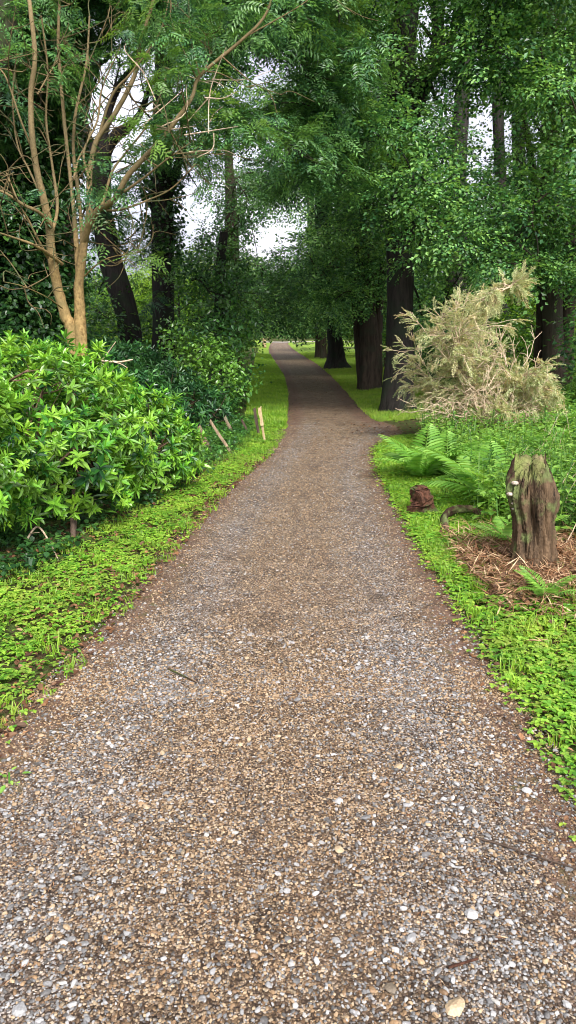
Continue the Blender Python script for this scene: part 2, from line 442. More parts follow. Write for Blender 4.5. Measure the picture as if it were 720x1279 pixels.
# lawns either side of the far path
yl = np.concatenate([np.arange(12.6, 40, .3), np.arange(40, 96, 1.0)])
def lawnL(y): return np.interp(y, [10, 14, 18, 24, 30, 40, 60, 80, 100], [-.75, -.75, -.95, -1.15, -1.35, -1.7, -2.3, -9, -16])
def lawnR(y): return np.interp(y, [11.6, 13.2, 16, 20, 30, 40, 60, 80, 100], [1.7, 2.9, 3.3, 3.6, 3.8, 4.4, 6.5, 16, 26])
strip('lawn_left', yl, lawnL(yl), fL(yl) - .01, 9, M['lawn'], .0, .03)
yr = yl[yl > 13.0]
strip('lawn_right', yr, fR(yr) + .01, lawnR(yr), 12, M['lawn'], .0, .03)
yc = np.arange(84, 90, .5)
strip('cross_path', yc, -3 + 0 * yc, 14 + 0 * yc, 8, M['gravel_far'], .012, .3)

# ------------------------------------------------------------------ foliage prototypes
def leaf6(L, W, fold=.25, droop=.0):
    """one leaf along +X: six points, two faces meeting at the midrib"""
    z1, z2 = fold * W * .5, fold * W * .5
    V = np.array([[0, 0, 0], [L * .32, -W * .5, z1], [L * .72, -W * .38, z2 - droop * L * .5], [L, 0, -droop * L], [L * .72, W * .38, z2 - droop * L * .5], [L * .32, W * .5, z1]])
    F = np.array([[0, 1, 2, 3], [0, 3, 4, 5]])
    return V, F
def leaf4(L, W, fold=.2):
    V = np.array([[0, 0, 0], [L * .45, -W * .5, fold * W], [L, 0, -.05 * L], [L * .45, W * .5, fold * W]])
    return V, np.array([[0, 1, 2, 3]])
def rotz(V, a):
    c, s_ = math.cos(a), math.sin(a)
    return V @ np.array([[c, -s_, 0], [s_, c, 0], [0, 0, 1]]).T
def roty(V, a):
    c, s_ = math.cos(a), math.sin(a)
    return V @ np.array([[c, 0, -s_], [0, 1, 0], [s_, 0, c]]).T
def rotx(V, a):
    c, s_ = math.cos(a), math.sin(a)
    return V @ np.array([[1, 0, 0], [0, c, -s_], [0, s_, c]]).T
class Proto:
    def __init__(s): s.V = []; s.F = []; s.r = []; s.n = 0
    def add(s, V, F, r):
        s.V.append(V); s.F.append(F + s.n); s.r.append(np.full(len(V), r)); s.n += len(V)
    def done(s):
        s.V = np.vstack(s.V); s.F = np.vstack(s.F); s.r = np.concatenate(s.r); return s
def p_beech(n=13, L=.075, W=.05, span=.42, simple=True):
    p = Proto()
    for k in range(n):
        t = (k + .5) / n; side = 1 if k % 2 else -1
        l = L * random.uniform(.75, 1.2)
        V, F = (leaf4 if simple else leaf6)(l, l * W / L)
        V = rotx(V, random.uniform(-.5, .5)); V = roty(V, random.uniform(-.55, .25)); V = rotz(V, side * random.uniform(.5, 1.2))
        off = np.array([t * span, side * random.uniform(0, .10) * (1.2 - t), -.10 * t * t + random.uniform(-.03, .03)])
        p.add(V + off, F, random.random())
    return p.done()
def p_ash(nl=4, L=.075, W=.026):
    p = Proto()
    for q in range(nl):
        a = random.uniform(-1.1, 1.1); ln = random.uniform(.22, .32); base = np.array([random.uniform(0, .15), 0, random.uniform(-.04, .04)])
        dr = random.uniform(.1, .5)
        for k in range(11):
            t = (k // 2 + .8) / 6; side = 0 if k == 10 else (1 if k % 2 else -1)
            V, F = leaf4(L * random.uniform(.85, 1.15), W)
            V = rotx(V, random.uniform(-.3, .3)); V = roty(V, -.2); V = rotz(V, side * 1.05)
            V = V + np.array([t * ln, 0, -dr * ln * t * t])
            p.add(rotz(V, a) + base, F, random.random())
    return p.done()
def p_ivy(n=9, L=.07, W=.065):
    p = Proto()
    for k in range(n):
        V, F = leaf6(L * random.uniform(.6, 1.2), W * random.uniform(.7, 1.1), .15, .1)
        V = roty(V, random.uniform(-1.0, .2)); V = rotz(V, random.uniform(-2.4, 2.4))
        p.add(V + np.array([random.uniform(-.05, .15), random.uniform(-.13, .13), random.uniform(-.13, .13)]), F, random.random())
    return p.done()
def p_rosette(n=9, L=.125, W=.040):
    """whorl of long leaves; X is the shoot's axis"""
    p = Proto()
    for k in range(n):
        l = L * random.uniform(.7, 1.15)
        V, F = leaf6(l, W * random.uniform(.85, 1.15), .3, .12)
        el = random.uniform(.0, .6) if k < 7 else random.uniform(.7, 1.2)
        V = rotx(V, random.uniform(-.3, .3)); V = roty(V, el); V = rotz(V, k * 2.4 + random.uniform(-.2, .2))
        V = V @ np.array([[0, 0, 1], [0, 1, 0], [-1, 0, 0]]).T * np.array([1, 1, 1])   # z -> x
        V = V * 1.0
        p.add(V + np.array([0.02 * random.random() - .03 * (k < 7), 0, 0]), F, random.random() * .7 + (.3 if k >= 7 else 0))
    # second lower whorl of older leaves
    for k in range(5):
        V, F = leaf6(L * random.uniform(.8, 1.2), W, .25, .2)
        V = roty(V, random.uniform(-.7, -.1)); V = rotz(V, random.uniform(0, 6.28))
        V = V @ np.array([[0, 0, 1], [0, 1, 0], [-1, 0, 0]]).T
        p.add(V + np.array([-.06, 0, 0]), F, random.random() * .35)
    return p.done()
def p_trefoil(L=.026):
    p = Proto()
    n = random.choice([3, 3, 3, 5])
    h = random.uniform(.015, .05); tlt = random.uniform(-.35, .35)
    for k in range(n):
        V, F = leaf6(L * random.uniform(.8, 1.15), L * .82, .15, .1)
        V = roty(V, random.uniform(-.3, .15)); V = rotz(V, k * 6.283 / n + .2)
        V = rotx(V, tlt)
        p.add(V + np.array([0, 0, h]), F, random.random())
    return p.done()
def p_blades(n=7, h=.07, wd=.004):
    p = Proto()
    for k in range(n):
        hh = h * random.uniform(.5, 1.2); a = random.uniform(0, 6.28); ln = random.uniform(.1, .8)
        b = np.array([random.uniform(-.03, .03), random.uniform(-.03, .03), 0])
        d = np.array([math.cos(a), math.sin(a), 0]); q = np.array([-d[1], d[0], 0]) * wd
        m_ = b + d * hh * ln * .35 + np.array([0, 0, hh * .6]); t_ = b + d * hh * ln + np.array([0, 0, hh])
        p.add(np.array([b - q, b + q, m_ + q * .8, m_ - q * .8]), np.array([[0, 1, 2, 3]]), random.random())
        p.add(np.array([m_ - q * .8, m_ + q * .8, t_ + q * .15, t_ - q * .15]), np.array([[0, 1, 2, 3]]), p.r[-1][0])
    return p.done()
def p_plant(h=.4, n=15, L=.055, W=.032):
    p = Proto()
    lean = random.uniform(-.25, .25)
    for k in range(n):
        t = (k + 1) / n
        l = L * random.uniform(.7, 1.2) * (1.2 - .5 * t)
        V, F = leaf6(l, l * W / L, .2, .15)
        V = roty(V, random.uniform(-.4, .3)); V = rotz(V, k * 2.3)
        V = V + np.array([.04 * math.cos(k * 2.3), .04 * math.sin(k * 2.3), 0]) * random.random()
        p.add(V + np.array([lean * t * h, 0, h * t]), F, random.random())
    q = np.array([.0025, 0, 0])
    p.add(np.array([-q, q, q + [lean * h, 0, h], -q + [lean * h, 0, h]]), np.array([[0, 1, 2, 3]]), .1)
    return p.done()
def p_needles(n=26, span=.16):
    """feathery conifer spray: tiny scale twigs either side of an axis along X"""
    p = Proto()
    for k in range(n):
        t = (k + .5) / n; side = 1 if k % 2 else -1
        l = .05 * (1.1 - .6 * t) * random.uniform(.6, 1.2)
        V, F = leaf4(l, .0075, .3)
        V = rotx(V, random.uniform(-.8, .8)); V = roty(V, random.uniform(-.35, .35)); V = rotz(V, side * random.uniform(.5, .95))
        p.add(V + np.array([t * span, 0, -.03 * t * t]), F, random.random())
    return p.done()
PR = {
 'beech': [p_beech() for _ in range(10)],
 'beech_far': [p_beech(8, .13, .09, .6) for _ in range(6)],
 'ash': [p_ash() for _ in range(10)],
 'ivy': [p_ivy() for _ in range(8)],
 'holly': [p_ivy(11, .06, .035) for _ in range(8)],
 'rosette': [p_rosette(random.randint(6, 11), random.uniform(.085, .15), random.uniform(.032, .046)) for _ in range(24)],
 'laurel': [p_rosette(8, .10, .035) for _ in range(8)],
 'trefoil': [p_trefoil() for _ in range(14)],
 'weedbig': [p_trefoil(.042) for _ in range(10)],
 'blades': [p_blades() for _ in range(10)],
 'plant': [p_plant(random.uniform(.18, .42)) for _ in range(12)],
 'needle': [p_needles() for _ in range(8)],
}
def scatter(protos, pos, fwd, up, scale, tone=None, rjit=None):
    """bake prototypes at pos, +X along fwd and +Z towards up; returns V, F, rnd, tone"""
    pos = np.asarray(pos, float); n = len(pos)
    f = unit(np.asarray(fwd, float)); u = np.asarray(up, float)
    u = unit(u - (u * f).sum(1, keepdims=True) * f); l = np.cross(u, f)
    B = np.stack([f, l, u], -1) * np.asarray(scale, float).reshape(n, 1, 1)
    if tone is None: tone = np.zeros(n)
    if rjit is None: rjit = np.zeros(n)
    which = rng.integers(0, len(protos), n)
    Vs, Fs, Rs, Ts = [], [], [], []; base = 0
    for k, p in enumerate(protos):
        ix = np.where(which == k)[0]
        if not len(ix): continue
        V = np.einsum('nij,vj->nvi', B[ix], p.V) + pos[ix][:, None, :]
        F = p.F[None] + (np.arange(len(ix)) * len(p.V))[:, None, None] + base
        base += V.shape[0] * V.shape[1]
        Vs.append(V.reshape(-1, 3)); Fs.append(F.reshape(-1, F.shape[-1]))
        Rs.append(np.clip(p.r[None] + rjit[ix][:, None], 0, 1).ravel()); Ts.append(np.repeat(tone[ix], len(p.V)))
    return np.vstack(Vs), np.vstack(Fs), np.concatenate(Rs), np.concatenate(Ts)
def rdir(n):
    return unit(rng.normal(size=(n, 3)))

# ------------------------------------------------------------------ trees
def clump_sprays(C, rad, per, flat=.7, droop=.25, fill=.35, kind='beech', scale=1.0, tonep=.12, sink=0):
    """sprays through and mostly round the outside of leaf clumps"""
    pos, fwd, up, sc, tone, rj = [], [], [], [], [], []
    for c, r in zip(C, rad):
        n = max(6, int(per * (r / .7) ** 2 * random.uniform(.75, 1.25)))
        d = rdir(n); rr = r * (fill + (1 - fill) * rng.random(n) ** .5)
        o = d * rr[:, None] * np.array([1, 1, flat])
        wob = 1 + .45 * hashn(d[:, 0] * 3 + c[0], d[:, 1] * 3 + c[1], c[2])
        pos.append(c + o * wob[:, None])
        f = d * np.array([1, 1, .45]) + rng.normal(size=(n, 3)) * .45 + np.array([0, 0, -droop])
        fwd.append(f); up.append(np.array([0, -.12, 1.0]) + rng.normal(size=(n, 3)) * .24)
        sc.append(scale * rng.uniform(.75, 1.3, n))
        ct_ = random.random() < tonep
        tone.append(np.clip(rng.normal(.45 if ct_ else .03, .16, n), 0, .8)); rj.append(rng.normal(random.uniform(-.36, .36), .1, n))  # wide tone offset per clump paints in paler, lit-looking clumps
    return scatter(PR[kind], np.vstack(pos), np.vstack(fwd), np.vstack(up), np.concatenate(sc), np.concatenate(tone), np.concatenate(rj))
def limb_to(acc, a, b, r0, r1=.012, sag=.12, ns=6, twigs=5, tr=.5):
    a = np.asarray(a, float); b = np.asarray(b, float); L = np.linalg.norm(b - a)
    mid = [a + (b - a) * t + np.array([0, 0, sag * L * math.sin(math.pi * t)]) + rng.normal(size=3) * L * .05 for t in (.33, .66)]
    pts = smoothline([a] + mid + [b], 5)
    acc.tube(pts, np.linspace(r0, r1, len(pts)) ** 1, ns, .05)
    for q in range(twigs):
        k = random.randint(len(pts) // 2, len(pts) - 1); s0 = pts[k]
        e = s0 + rdir(1)[0] * np.array([1, 1, .6]) * tr * random.uniform(.6, 1.1)
        m_ = (s0 + e) / 2 + rng.normal(size=3) * tr * .1
        rr = max(r1 * .8, .006)
        acc.tube(smoothline([s0, m_, e], 3), np.linspace(rr, .003, 7), 4, 0)
def tree(name, base, trunk, label, cat, barkm, leafm, clumps, kind='beech', per=45, flare=1.4, flute=0, scale=1.0, group=None, crown_name='crown',
         nfl=5, ivy=None, extra=None, droop=.25, fill=.35, flat=.7, tonep=.12, twigs=4, ns=14, limb=True, limb_r=.5):
    """trunk: rows of (x, y, z, radius); clumps: rows of (x, y, z, r)"""
    root = thing(name, base, label, cat, group)
    tk = smoothline(trunk, 7); a = Acc()
    z = tk[:, 2] - tk[0, 2]
    r = tk[:, 3] * (1 + (flare - 1) * np.exp(-z / .35))
    fd = .35 + .65 * np.exp(-z / 1.5)
    a.tube(tk[:, :3], r, ns, .05, flute, nfl, fl_decay=fd)
    cl = np.asarray(clumps, float)
    if len(cl) and limb:
        at_ = tk[max(2, len(tk) // 4):, :3]; ar = tk[max(2, len(tk) // 4):, 3] * limb_r
        order = np.argsort([np.min(np.linalg.norm(at_ - c[:3], axis=1)) for c in cl])
        for c in cl[order]:
            v = at_ - c[:3]
            d = np.linalg.norm(v, axis=1) + .5 * np.clip(v[:, 2] + .3, 0, 9)
            k = int(np.argmin(d)); L = np.linalg.norm(v[k])
            if L < .25: continue
            r0 = min(ar[k], .018 + .016 * L)
            limb_to(a, at_[k], c[:3], r0, .011, .1, 6, twigs, c[3])
            at_ = np.vstack([at_, c[:3]]); ar = np.append(ar, max(.012, r0 * .7))
    tko = part('trunk', root, a.out(), barkm, smooth=True)
    for (pts, r0, r1) in (extra or []):
        a2 = Acc(); pp = smoothline(pts, 6); a2.tube(pp, np.linspace(r0, r1, len(pp)), 10, .1)
        for _ in range(5):
            k_ = random.randint(len(pp) // 2, len(pp) - 1); e = pp[k_] + unit(rdir(1)[0] + [0, 0, .4]) * r0 * random.uniform(4, 9)
            a2.tube(smoothline([pp[k_], (pp[k_] + e) / 2 + rng.normal(size=3) * r0 * .7, e], 4), np.linspace(max(r1 * .5, .012), .005, 9), 5, 0)
        part('limb', tko, a2.out(), barkm, smooth=True, origin=root.location)
    if len(cl):
        V, F, rn, tn = clump_sprays(cl[:, :3], cl[:, 3], per, kind=kind, scale=scale, droop=droop, fill=fill, flat=flat, tonep=tonep)
        part(crown_name, root, (V, F), leafm, rn, tn)
    if ivy:
        z0, z1, n, spread = ivy
        k = rng.random(n) * (z1 - z0) + z0
        cen = np.stack([np.interp(k, tk[:, 2], tk[:, j]) for j in range(4)], 1)
        th = rng.random(n) * 6.283
        d = np.stack([np.cos(th), np.sin(th), 0 * th], 1)
        bulge = 1 + .6 * hashn(k * 1.3, th * 1.0, base[0])
        pos = cen[:, :3] + d * (cen[:, 3:4] + spread * rng.random((n, 1)) ** .6 * bulge[:, None])
        V, F, rn, tn = scatter(PR['ivy'], pos, d + np.array([0, 0, -.5]) + rng.normal(size=(n, 3)) * .4, np.array([0, 0, 1]) + d * .6, rng.uniform(.8, 1.35, n),
                               np.clip(rng.normal(0, .12, n), 0, .6), .25 * hashn(k * 2, th * 2))
        part('ivy', root, (V, F), M['ivy'], rn, tn)
    return root

HOLES = [(535, 22, 22), (600, 155, 22), (642, 165, 8), (342, 285, 25), (322, 300, 14), (330, 85, 24), (238, 250, 24), (160, 110, 32), (130, 70, 14),
         (330, 185, 8), (285, 205, 10), (65, 185, 6), (112, 250, 14), (300, 105, 12), (400, 245, 5), (100, 130, 10), (120, 175, 14), (150, 165, 14)]
def field(x0, x1, y0, y1, Y0, Y1, step, r, keep=1.0, holes=True, rv=.25):
    """leaf clumps over a stretch of the wood, leaving the openings of the canopy free"""
    out = []
    y = y0
    while y <= y1:
        x = x0 + random.random() * step
        while x <= x1:
            px, py = x + random.uniform(-.4, .4) * step, y + random.uniform(-.4, .4) * step
            Yd = random.uniform(Y0, Y1); rr = r * random.uniform(1 - rv, 1 + rv)
            rp_ = rr / Yd * FPX * .8
            ok = random.random() < keep
            if holes and any((px - hx) ** 2 + (py - hy) ** 2 < (hr + rp_ * .8) ** 2 for hx, hy, hr in HOLES): ok = False
            if ok:
                p = P(px, py, Yd)
                if p[2] > .4: out.append([p[0], p[1], p[2], rr])
            x += step
        y += step * .8
    return out
def col(pts):
    """trunk rows from (px, py, Y, radius)"""
    return [list(P(a, b, c)) + [d] for a, b, c, d in pts]
def grounded(px, Y, z=-.1):
    b = P(px, 500, Y); b[2] = float(gz(b[0], Y)) + z; return b
def mk(px, Y, tops, r0):
    """trunk standing on the ground under px, then through tops (px, py, Y, r)"""
    b = grounded(px, Y)
    return [list(b) + [r0]] + col(tops)

# --- right: the avenue
t1 = mk(497, 14.5, [(500, 400, 14.6, .25), (501, 250, 14.7, .24), (501, 110, 14.8, .24), (507, 0, 15, .22), (512, -140, 15, .18), (515, -260, 15, .1)], .27)
near = field(440, 800, -130, 400, 12.0, 15.6, 34, .50)
near = [c for c in near if not (toPx(c)[0] < 525 and toPx(c)[1] > 300) and not (570 < toPx(c)[0] < 720 and toPx(c)[1] > 350)
        and not (485 < toPx(c)[0] < 560 and toPx(c)[1] < 110 and random.random() < .75)]
n1 = [c for c in near if c[0] < 3.6]; n5 = [c for c in near if c[0] >= 3.6]
tree('beech_tree', t1[0][:3], t1, 'nearest big avenue tree on the right, dark flared trunk behind the pale conifer', 'tree', M['bark_dark'], M['beech'], n1, per=95, flute=.07, ns=22, flat=.42, droop=.12, scale=.95, twigs=3,
     extra=[([P(505, 110, 14.8), P(538, 85, 14.8), P(548, 40, 14.9), P(540, -20, 15)], .16, .09), ([P(540, 95, 14.8), P(560, 60, 15), P(575, 10, 15.1)], .09, .05),
            ([P(500, 190, 14.7), P(520, 140, 15), P(535, 95, 14.9)], .12, .09)])
t5 = mk(692, 16, [(690, 400, 16, .21), (686, 250, 16, .19), (690, 100, 16.2, .17), (694, -60, 16.2, .12), (696, -200, 16, .08)], .24)
tree('beech_tree', t5[0][:3], t5, 'twin stemmed tree at the right edge behind the undergrowth', 'tree', M['bark_brown'], M['beech'], n5, per=92, flute=.08, flat=.42, droop=.12, scale=.95, twigs=3,
     extra=[([np.array(t5[0][:3]) + [.28, .2, 0], P(708, 400, 16.2), P(716, 250, 16.3), P(724, 80, 16.5)], .19, .1), ([np.array(t5[0][:3]) + [-.3, .3, 0], P(676, 380, 16.4), P(668, 230, 16.6), P(650, 120, 16.8)], .11, .06)])
t2 = mk(462, 19.5, [(461, 420, 19.6, .24), (458, 360, 19.7, .22), (450, 250, 19.8, .22), (452, 100, 20, .2), (452, -80, 20, .12)], .25)
tree('beech_tree', t2[0][:3], t2, 'second avenue tree on the right with a fluted brown trunk of joined stems', 'tree', M['bark_brown'], M['beech'],
     field(385, 520, -120, 375, 18.5, 21, 34, .7), per=80, flute=.16, nfl=4, ns=26, extra=[([np.array(t2[0][:3]) + [.2, .1, 0], P(472, 400, 19.6), P(480, 330, 19.8)], .15, .10), ([np.array(t2[0][:3]) + [-.16, .1, 0], P(447, 420, 19.8), P(440, 350, 20)], .12, .08)])
t3 = mk(421, 30, [(419, 425, 30, .26), (414, 380, 30, .24), (404, 300, 29, .28), (402, 225, 28, .24), (398, 120, 28, .18), (395, 0, 28, .1)], .30)
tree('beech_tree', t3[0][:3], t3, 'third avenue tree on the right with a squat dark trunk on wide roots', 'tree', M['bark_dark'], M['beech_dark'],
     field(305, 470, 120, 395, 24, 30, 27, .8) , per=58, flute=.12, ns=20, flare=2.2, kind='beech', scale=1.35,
     extra=[([P(402, 225, 28), P(380, 224, 27.5), P(350, 228, 27)], .17, .08), ([P(402, 250, 28), P(415, 215, 28), P(425, 180, 28)], .12, .07)])
t4 = mk(399, 41, [(399, 425, 41, .22), (398, 400, 41, .2), (392, 340, 41, .24), (388, 250, 41, .2), (385, 120, 41, .1)], .24)
tree('beech_tree', t4[0][:3], t4, 'farthest avenue tree on the right, a thin trunk by the bend of the path', 'tree', M['bark_brown'], M['beech'],
     field(312, 470, 225, 402, 36, 44, 22, 1.0), per=45, kind='beech_far', scale=.9,
     extra=[([np.array(grounded(404, 39)), P(404, 420, 39), P(408, 380, 39)], .2, .12)])
# --- right, further back
for (px, Y, tops, r0, lab, fx) in [
    (566, 21, [(570, 380, 21, .34), (570, 250, 21, .26), (578, 120, 21, .19), (592, -40, 21, .12)], .42, 'thick dark trunk standing behind the top of the pale conifer', (520, 640)),
    (628, 22, [(630, 380, 22, .17), (626, 250, 22, .16), (622, 120, 22, .15), (618, -60, 22, .1)], .2, 'slim dark tree in front of the bright gap high on the right', (600, 680)),
    (655, 24, [(652, 380, 24, .2), (650, 250, 24, .2), (648, 130, 24, .18), (660, -60, 24, .1)], .22, 'dark tree just right of the bright gap high on the right', (640, 720)),
    (745, 20, [(740, 380, 20, .25), (733, 250, 20, .22), (720, 100, 20, .18), (718, -80, 20, .1)], .3, 'dark tree on the right edge behind the twin stemmed tree', (700, 850))]:
    t = mk(px, Y, tops, r0)
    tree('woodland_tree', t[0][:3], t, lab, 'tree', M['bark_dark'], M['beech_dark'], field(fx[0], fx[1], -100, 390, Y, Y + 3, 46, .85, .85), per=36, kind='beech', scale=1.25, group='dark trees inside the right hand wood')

# --- left: ivy clad tree at the frame's edge, reddish trunk, leaning tree, straight tree
t = mk(14, 12, [(18, 300, 12, .22), (22, 150, 12, .2), (24, 0, 12, .18), (26, -160, 12, .1)], .26)
tree('ivy_clad_tree', t[0][:3], t, 'tree wrapped in dark ivy at the left edge of the wood', 'tree', M['bark_ivy'], M['ash'], field(-140, 118, -220, 135, 10.5, 12.5, 34, .5), per=62, kind='ash',
     ivy=(.1, 7.5, 6500, .66), scale=1.0, tonep=.05)
t = mk(84, 13, [(80, 330, 13, .19), (74, 200, 13, .175), (68, 90, 13.1, .16), (62, -30, 13.2, .12), (58, -160, 13.2, .08)], .22)
tree('redwood_tree', t[0][:3], t, 'straight tree with reddish fibrous bark behind the golden stems', 'tree', M['bark_red'], M['ash'], field(30, 150, -220, -10, 12.5, 14, 40, .6) + field(60, 140, 0, 330, 13, 14, 42, .32, .75), per=46, kind='ash', flute=.1,
     ivy=(4.4, 6.4, 160, .12), extra=[])
t = mk(170, 18, [(160, 400, 18, .27), (140, 330, 18, .26), (127, 262, 18, .25), (126, 215, 18, .24), (128, 190, 18, .2)], .34)
tree('leaning_tree', t[0][:3], t, 'dark leaning trunk forking into crooked limbs against the sky', 'tree', M['bark_dark'], M['beech_dark'],
     field(100, 210, -80, 45, 17, 19, 34, .6) + field(95, 190, 150, 400, 18.5, 19.5, 34, .4, .7) + [[*P(165, 78, 18), .35], [*P(150, 82, 18), .3]], per=32, kind='ash', ivy=(3.4, 4.4, 60, .15),
     extra=[([P(127, 215, 18), P(112, 190, 18), P(100, 150, 18), P(104, 115, 18.2), P(98, 60, 18.3), P(92, -10, 18.4)], .22, .13),
            ([P(128, 200, 18), P(140, 175, 18), P(158, 160, 17.8), P(175, 142, 17.7), P(190, 100, 17.6)], .16, .05),
            ([P(128, 190, 18), P(133, 150, 18.2), P(150, 105, 18.3), P(178, 72, 18.4)], .13, .04),
            ([P(103, 120, 18.2), P(118, 82, 18.2), P(126, 45, 18.3)], .10, .05),
            ([P(112, 190, 18), P(92, 165, 18.2), P(80, 120, 18.3), P(86, 60, 18.3)], .13, .07),
            ([P(127, 235, 18), P(100, 205, 18.3), P(84, 200, 18.4)], .11, .05)])
for k in range(0): pass
t = mk(203, 17, [(204, 380, 17, .245), (203, 280, 17, .235), (203, 200, 17, .22), (204, 120, 17, .19), (207, 20, 17.2, .15), (210, -120, 17.2, .08)], .28)
tree('pine_tree', t[0][:3], t, 'tall straight dark trunk with a side limb, left of the open sky', 'tree', M['bark_dark'], M['ash'],
     field(180, 300, -160, 60, 15, 18, 36, .65) + field(180, 300, 70, 225, 15.5, 17.5, 26, .38, .9) + field(180, 215, 225, 400, 15.5, 16.6, 34, .24, .8), per=54, kind='ash', ivy=(3.0, 4.8, 240, .12), flute=.08,
     extra=[([P(206, 255, 17), P(217, 225, 17), P(226, 190, 17), P(232, 140, 17.2)], .12, .04), ([P(203, 300, 17), P(190, 260, 17), P(176, 235, 17.3)], .07, .03)])
t = mk(292, 22, [(292, 400, 22, .22), (290, 330, 22, .21), (289, 250, 22, .17), (286, 200, 22, .12), (285, 150, 22, .08)], .26)
tree('leafy_tree', t[0][:3], t, 'slim tree wrapped in hanging leaves left of the small sky gap above the path', 'tree', M['bark_brown'], M['beech_dark'],
     field(240, 335, 215, 400, 19, 22.5, 26, .55), per=64, kind='beech', ivy=(1.0, 5.0, 300, .3), tonep=.2)
t = mk(275, 16, [(274, 400, 16, .12), (276, 330, 16, .10), (280, 290, 16, .08)], .15)
tree('holly_tree', t[0][:3], t, 'dense dark holly filling the space beside the left lawn', 'tree', M['bark_dark'], M['laurel'],
     [[*P(a, b, c), r] for a, b, c, r in [(240, 440, 13.6, .55), (262, 470, 13.2, .6), (283, 475, 13.6, .5), (285, 440, 14.2, .5), (270, 420, 14.2, .65), (235, 400, 14.6, .5), (292, 400, 15, .5),
      (265, 370, 15, .6), (297, 360, 15.5, .55), (240, 350, 15.3, .45), (270, 325, 15.6, .5), (300, 375, 17, .4), (292, 420, 16, .3), (280, 492, 12.7, .34), (262, 497, 12.4, .38)]],
     per=85, kind='holly', scale=1.35, tonep=.25, fill=.3)
# ash limb hanging over from the left, high above the path
t = mk(-60, 10.5, [(-40, 300, 10.5, .2), (0, 60, 10.6, .17), (60, -80, 10.8, .15), (180, -140, 11, .12), (300, -110, 11.5, .08), (370, -60, 12, .05)], .24)
tree('ash_tree', t[0][:3], t, 'ash whose feathery limb hangs high over the path from the left', 'tree', M['bark_ivy'], M['ash'],
     field(100, 440, -170, 25, 10.5, 13, 31, .40) + field(330, 455, 10, 225, 11.5, 13.5, 28, .38, .95) + field(205, 330, 20, 150, 11, 13, 31, .30, .8), per=62, kind='ash', tonep=.12, scale=1.0, twigs=3,
     extra=[([P(340, -80, 11.6), P(365, 20, 12), P(385, 90, 12.3), P(400, 160, 12.4)], .05, .015), ([P(300, -110, 11.5), P(330, -20, 11.8), P(350, 60, 12)], .05, .015)])

# golden stemmed tree (bare limbs)
GY = 9.0
gb = grounded(96, GY)
gt = thing('golden_barked_tree', gb, 'bare many stemmed tree with golden tan bark behind the bright rhododendron', 'tree')
a = Acc()
def gl(pts, r0, r1, ns=10):
    pp = smoothline([P(x, y, GY + d) for x, y, d in pts], 7)
    a.tube(pp, np.linspace(r0 * .5, r1 * .5, len(pp)), ns, .12)
    return pp
a.tube(smoothline([gb - [.02, 0, 0], P(91, 425, GY), P(82, 395, GY), P(72, 358, GY), P(65, 320, GY - .1), P(62, 285, GY - .1), P(54, 245, GY - .15), P(46, 212, GY - .2), P(40, 165, GY - .3), P(39, 115, GY - .3), P(44, 70, GY - .3), P(38, 10, GY - .3), P(30, -60, GY)], 6),
       np.interp(np.linspace(0, 1, 73), [0, .2, .5, 1], [.078, .056, .040, .018]), 12, .08)
a.tube(smoothline([gb + [.07, -.02, 0], P(101, 420, GY), P(100, 385, GY), P(99, 355, GY), P(105, 305, GY), P(112, 265, GY), P(112, 218, GY + .1), P(121, 176, GY + .1), P(145, 140, GY + .1), P(168, 95, GY + .2), P(176, 55, GY + .3), P(195, -10, GY + .3)], 6),
       np.interp(np.linspace(0, 1, 67), [0, .2, .5, 1], [.074, .056, .037, .015]), 12, .08)
a_keep = a; a = a
